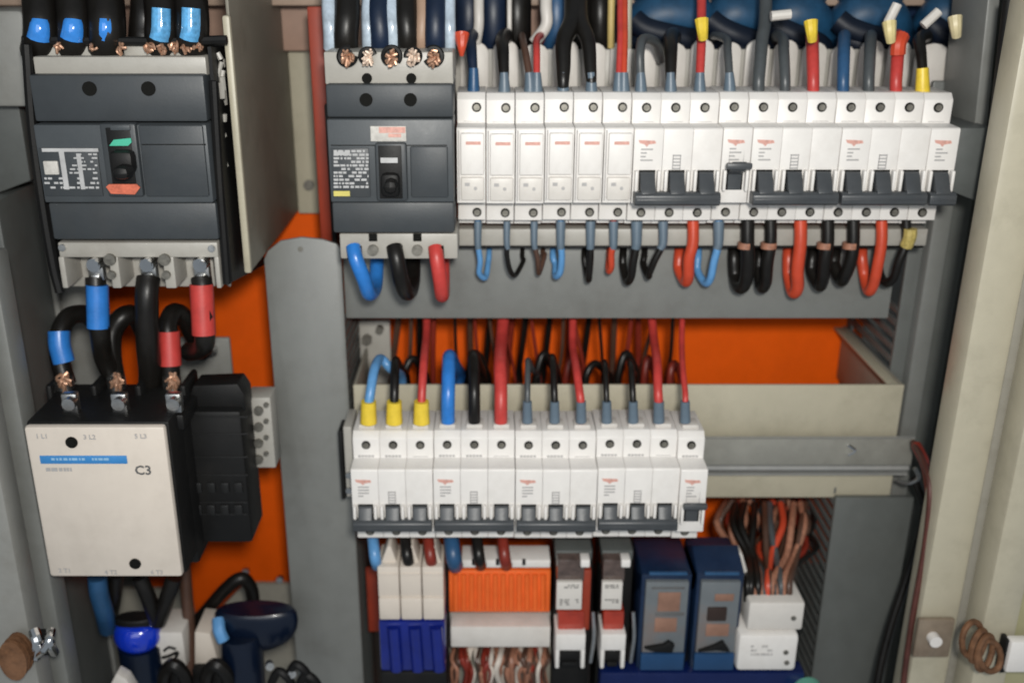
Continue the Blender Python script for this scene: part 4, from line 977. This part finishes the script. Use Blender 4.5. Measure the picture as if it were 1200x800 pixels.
rd = random.Random(31)
for m_, n in ((w_pink, 22), (w_brown, 14), (w_dred, 12), (cream, 10)):
    def f(b):
        for k in range(n):
            x = rd.uniform(532, 642); tube(b, [P(x, 757, .63), P(x+rd.uniform(-5, 5), 772, .618+rd.uniform(-.006, .006)), P(x+rd.uniform(-8, 8), 788, .616+rd.uniform(-.006, .006)), P(x+rd.uniform(-5, 5), 815, .625)], rd.uniform(.0012, .0024), 7, 4)
    part('wire_ends', m_, t, f)
for i, x0 in enumerate((650, 703)):
    t = thing('plug_in_relay', ['plug-in relay with red flank, left one of the pair', 'plug-in relay with dark cover, right one of the pair'][i], 'relay', P(x0+20, 720, .60), 'plug-in relays with white labels')
    w_ = 42 if i == 0 else 36
    part('base', black, t, lambda b: bx(b, x0-1, x0+w_+1, 640, 840, .622, .04, .001, yref=700))
    part('top_clip', grey_d, t, lambda b: bx(b, x0, x0+w_, 645, 656, .612, .03, .001, yref=700))
    part('clear_cover', smoke, t, lambda b: bx(b, x0+2, x0+w_-8, 656, 682, .603, .03, .0015, yref=700))
    part('white_tab', white, t, lambda b: bx(b, x0+w_-13, x0+w_-2, 656, 665, .600, .01, .001, yref=700))
    if i == 0: part('red_flank', rust_o, t, lambda b: bx(b, x0+w_-10, x0+w_, 668, 738, .606, .03, .001, yref=700))
    o = part('label', white2, t, lambda b: bx(b, x0+2, x0+w_-10, 682, 714, .5995, .004, .0005, yref=700))
    part('label_print', ink_d, o, lambda b: (marks(b, x0+6, x0+w_-14, 685, 690, .5990, 2, 40+i, .8), marks(b, x0+6, x0+w_-14, 702, 710, .5990, 3, 44+i, .55)))
    part('red_body', maroon, t, lambda b: bx(b, x0+4, x0+w_-7, 716, 742, .604, .03, .0015, yref=720))
    part('white_socket', white, t, lambda b: (bx(b, x0+1, x0+w_-6, 743, 762, .598, .03, .001, yref=760), bx(b, x0+1, x0+6, 761, 783, .598, .03, .001, yref=760), bx(b, x0+w_-11, x0+w_-6, 761, 783, .598, .03, .001, yref=760)))
    part('socket_slot', black, t, lambda b: (bx(b, x0+6.5, x0+w_-11.5, 763, 774, .602, .02, .001, yref=760), bx(b, x0+9, x0+w_-14, 776, 781, .600, .01, .001, yref=760)))
    part('side_lever', steel, t, lambda b: tube(b, [P(x0+w_+3, 716, .605), P(x0+w_+4, 745, .602), P(x0+w_, 775, .604)], .0014, 8))
for i, (x0, x1) in enumerate(((752, 808), (816, 868))):
    t = thing('timer_relay', ['navy relay module with grey face and orange tint, left of its twin', 'navy relay module whose grey face has a square dark window'][i], 'relay', P((x0+x1)/2, 710, .60), 'navy relay modules')
    yt = 648 if i == 0 else 620
    part('body', navy_p, t, lambda b: (bx(b, x0-3, x1, 672, 789, .606, .05, .002, yref=720), xprism(b, [(.606, P(0, 672, .606).z), (.630, P(0, yt+18, .63).z), (.655, P(0, yt+18, .655).z), (.655, P(0, 700, .655).z), (.61, P(0, 690, .61).z)], P(x0-3, 720, .606).x, P(x1, 720, .606).x, .001)))
    part('ledge', w_dblue, t, lambda b: bx(b, x0+6, x1-6, 671, 674, .604, .003, .0005, yref=720))
    o = part('face', gface, t, lambda b: bx(b, x0+3, x1-3, 682, 784, .602, .006, .001, yref=720))
    if i == 0:
        part('face_seam', ink_d, o, lambda b: (bx(b, x0+16, x1-6, 718, 721, .6013, .001, .0002, yref=720), bx(b, x0+10, x1-8, 688, 690, .6013, .001, .0002, yref=720)))
        part('salmon_field', mat('faded_salmon', (.24, .13, .09), .5, var=.2), o, lambda b: (bx(b, x0+18, x1-12, 694, 716, .6014, .001, .0002, yref=720), bx(b, x0+16, x1-14, 724, 740, .6014, .001, .0002, yref=720)))
        part('dark_lever', black, o, lambda b: pprism(b, [(755, 760), (778, 756), (784, 752), (791, 756), (788, 765), (768, 764)], .5985, .004, .0006))
    else:
        part('dark_window', mat('brown_window', (.030, .018, .014), .3), o, lambda b: bx(b, x0+13, x0+36, 712, 728, .6005, .003, .001, yref=720))
        part('salmon_field', mat('faded_salmon'), o, lambda b: (bx(b, x0+20, x1-10, 696, 704, .6014, .001, .0002, yref=720), bx(b, x0+13, x1-12, 731, 745, .6014, .001, .0002, yref=720))) if 0 else None
        part('salmon_field', MATS['faded_salmon'], o, lambda b: (bx(b, x0+20, x1-10, 696, 704, .6014, .001, .0002, yref=720), bx(b, x0+13, x1-12, 731, 745, .6014, .001, .0002, yref=720)))
        part('dark_lever', black, o, lambda b: pprism(b, [(818, 764), (838, 757), (848, 752), (856, 764), (840, 762)], .5985, .004, .0006))
    part('blue_skirt', mat('blue_skirt', (.012, .05, .13), .3), t, lambda b: bx(b, x0+2, x1-2, 766, 785, .5995, .003, .0008, yref=720))
# white terminal module at the right
t = thing('terminal_module', 'white two-tier terminal module at the right end of the bottom row', 'terminal block', P(905, 730, .60))
part('upper_block', white2, t, lambda b: (bx(b, 876, 941, 706, 738, .600, .05, .0018, yref=730), bx(b, 872, 925, 684, 712, .624, .02, .002, yref=700)))
part('lower_block', white, t, lambda b: bx(b, 867, 938, 744, 786, .596, .05, .003, yref=740))
part('seam', black, t, lambda b: bx(b, 868, 939, 737, 746, .606, .04, .0005, yref=740))
part('wire_entry', black, t, lambda b: [bx(b, x, x+7, 696, 708, .6135, .006, .001, yref=700) for x in (886, 899, 913)])
part('side_ear', white2, t, lambda b: pprism(b, [(862, 650), (870, 648), (882, 690), (874, 694)], .622, .012, .001))
part('block_print', ink, t, lambda b: marks(b, 880, 905, 756, 770, .5955, 3, 71, .8))
for x, y, q in ((921, 764, .5957), (922, 776, .5957), (930, 724, .5997)):
    part('terminal_screw', screw_m, t, lambda b: cyl(b, P(x, y, q), .0019, .0008, seg=12))
# wires over the module
cols = [w_black, w_black, w_brown, w_pink, w_ored, w_grey, w_pink, w_black, w_brown]
for i, (xa_, xb_) in enumerate(((872, 888), (884, 880), (896, 902), (930, 905), (915, 900), (902, 915), (938, 918), (862, 876), (944, 925))):
    cable(['black wire bundle strand nearest the navy modules', 'second black strand over the white terminal module', 'brown strand into the middle entry of the white module', 'copper toned strand crossing into the white module', 'orange-red strand over the white terminal module', 'grey strand over the right entry of the white module', 'copper toned strand along the slotted duct wall', 'black strand at the ear of the white module', 'brown strand closest to the slotted duct'][i],
          [(xa_, 590, .690), (xa_+random.uniform(-6, 6), 615, .665), ((xa_+xb_)/2+random.uniform(-7, 7), 650, .645), (xb_, 680, .616), (xb_, 704, .611)], .0026, cols[i], None, 'strands over the white terminal module', 'wire', 'wire')
rd = random.Random(77)
t = thing('wire_bundle', 'dense tangle of copper, orange and dark wires above the white terminal module', 'wire bundle', P(905, 640, .65))
for m_, n in ((w_black, 10), (w_pink, 8), (w_brown, 10), (w_ored, 3), (w_grey, 4), (w_dred, 5)):
    def f(b):
        for k in range(n):
            x = rd.uniform(852, 948); q = rd.uniform(-16, 16)
            tube(b, [P(x, 585, .72+rd.uniform(-.02, .02)), P(x+q, 612, .69+rd.uniform(-.015, .015)), P(x-q*.6+rd.uniform(-10, 10), 640, .67+rd.uniform(-.01, .01)), P(880+(x-852)*.45, 668, .635), P(884+(x-852)*.38, 688, .614), P(885+(x-852)*.36, 704, .612)], rd.uniform(.0013, .0026), 8, 4)
    part('wire_strands', m_, t, f)
b = nb(); bx(b, 702, 940, 788, 850, .600, .015, .002)
tag(obj('base_tray', b, mat('navy_tray', (.003, .010, .065), .25), loc=P(850, 795, .6)), 'deep blue tray under the navy relays at the bottom edge', 'tray')
b = nb(); cyl(b, P(948, 812, .595), .0105, .010, seg=28)
tag(obj('push_button', b, teal, loc=P(948, 812, .595)), 'teal round button cut by the bottom edge', 'button')
# dark sheet stands in for the shaded void behind bottom row
t = thing('dark_backing_sheet', 'dark sheet standing in for the shade behind the bottom row relays', 'duct', P(700, 680, .72))
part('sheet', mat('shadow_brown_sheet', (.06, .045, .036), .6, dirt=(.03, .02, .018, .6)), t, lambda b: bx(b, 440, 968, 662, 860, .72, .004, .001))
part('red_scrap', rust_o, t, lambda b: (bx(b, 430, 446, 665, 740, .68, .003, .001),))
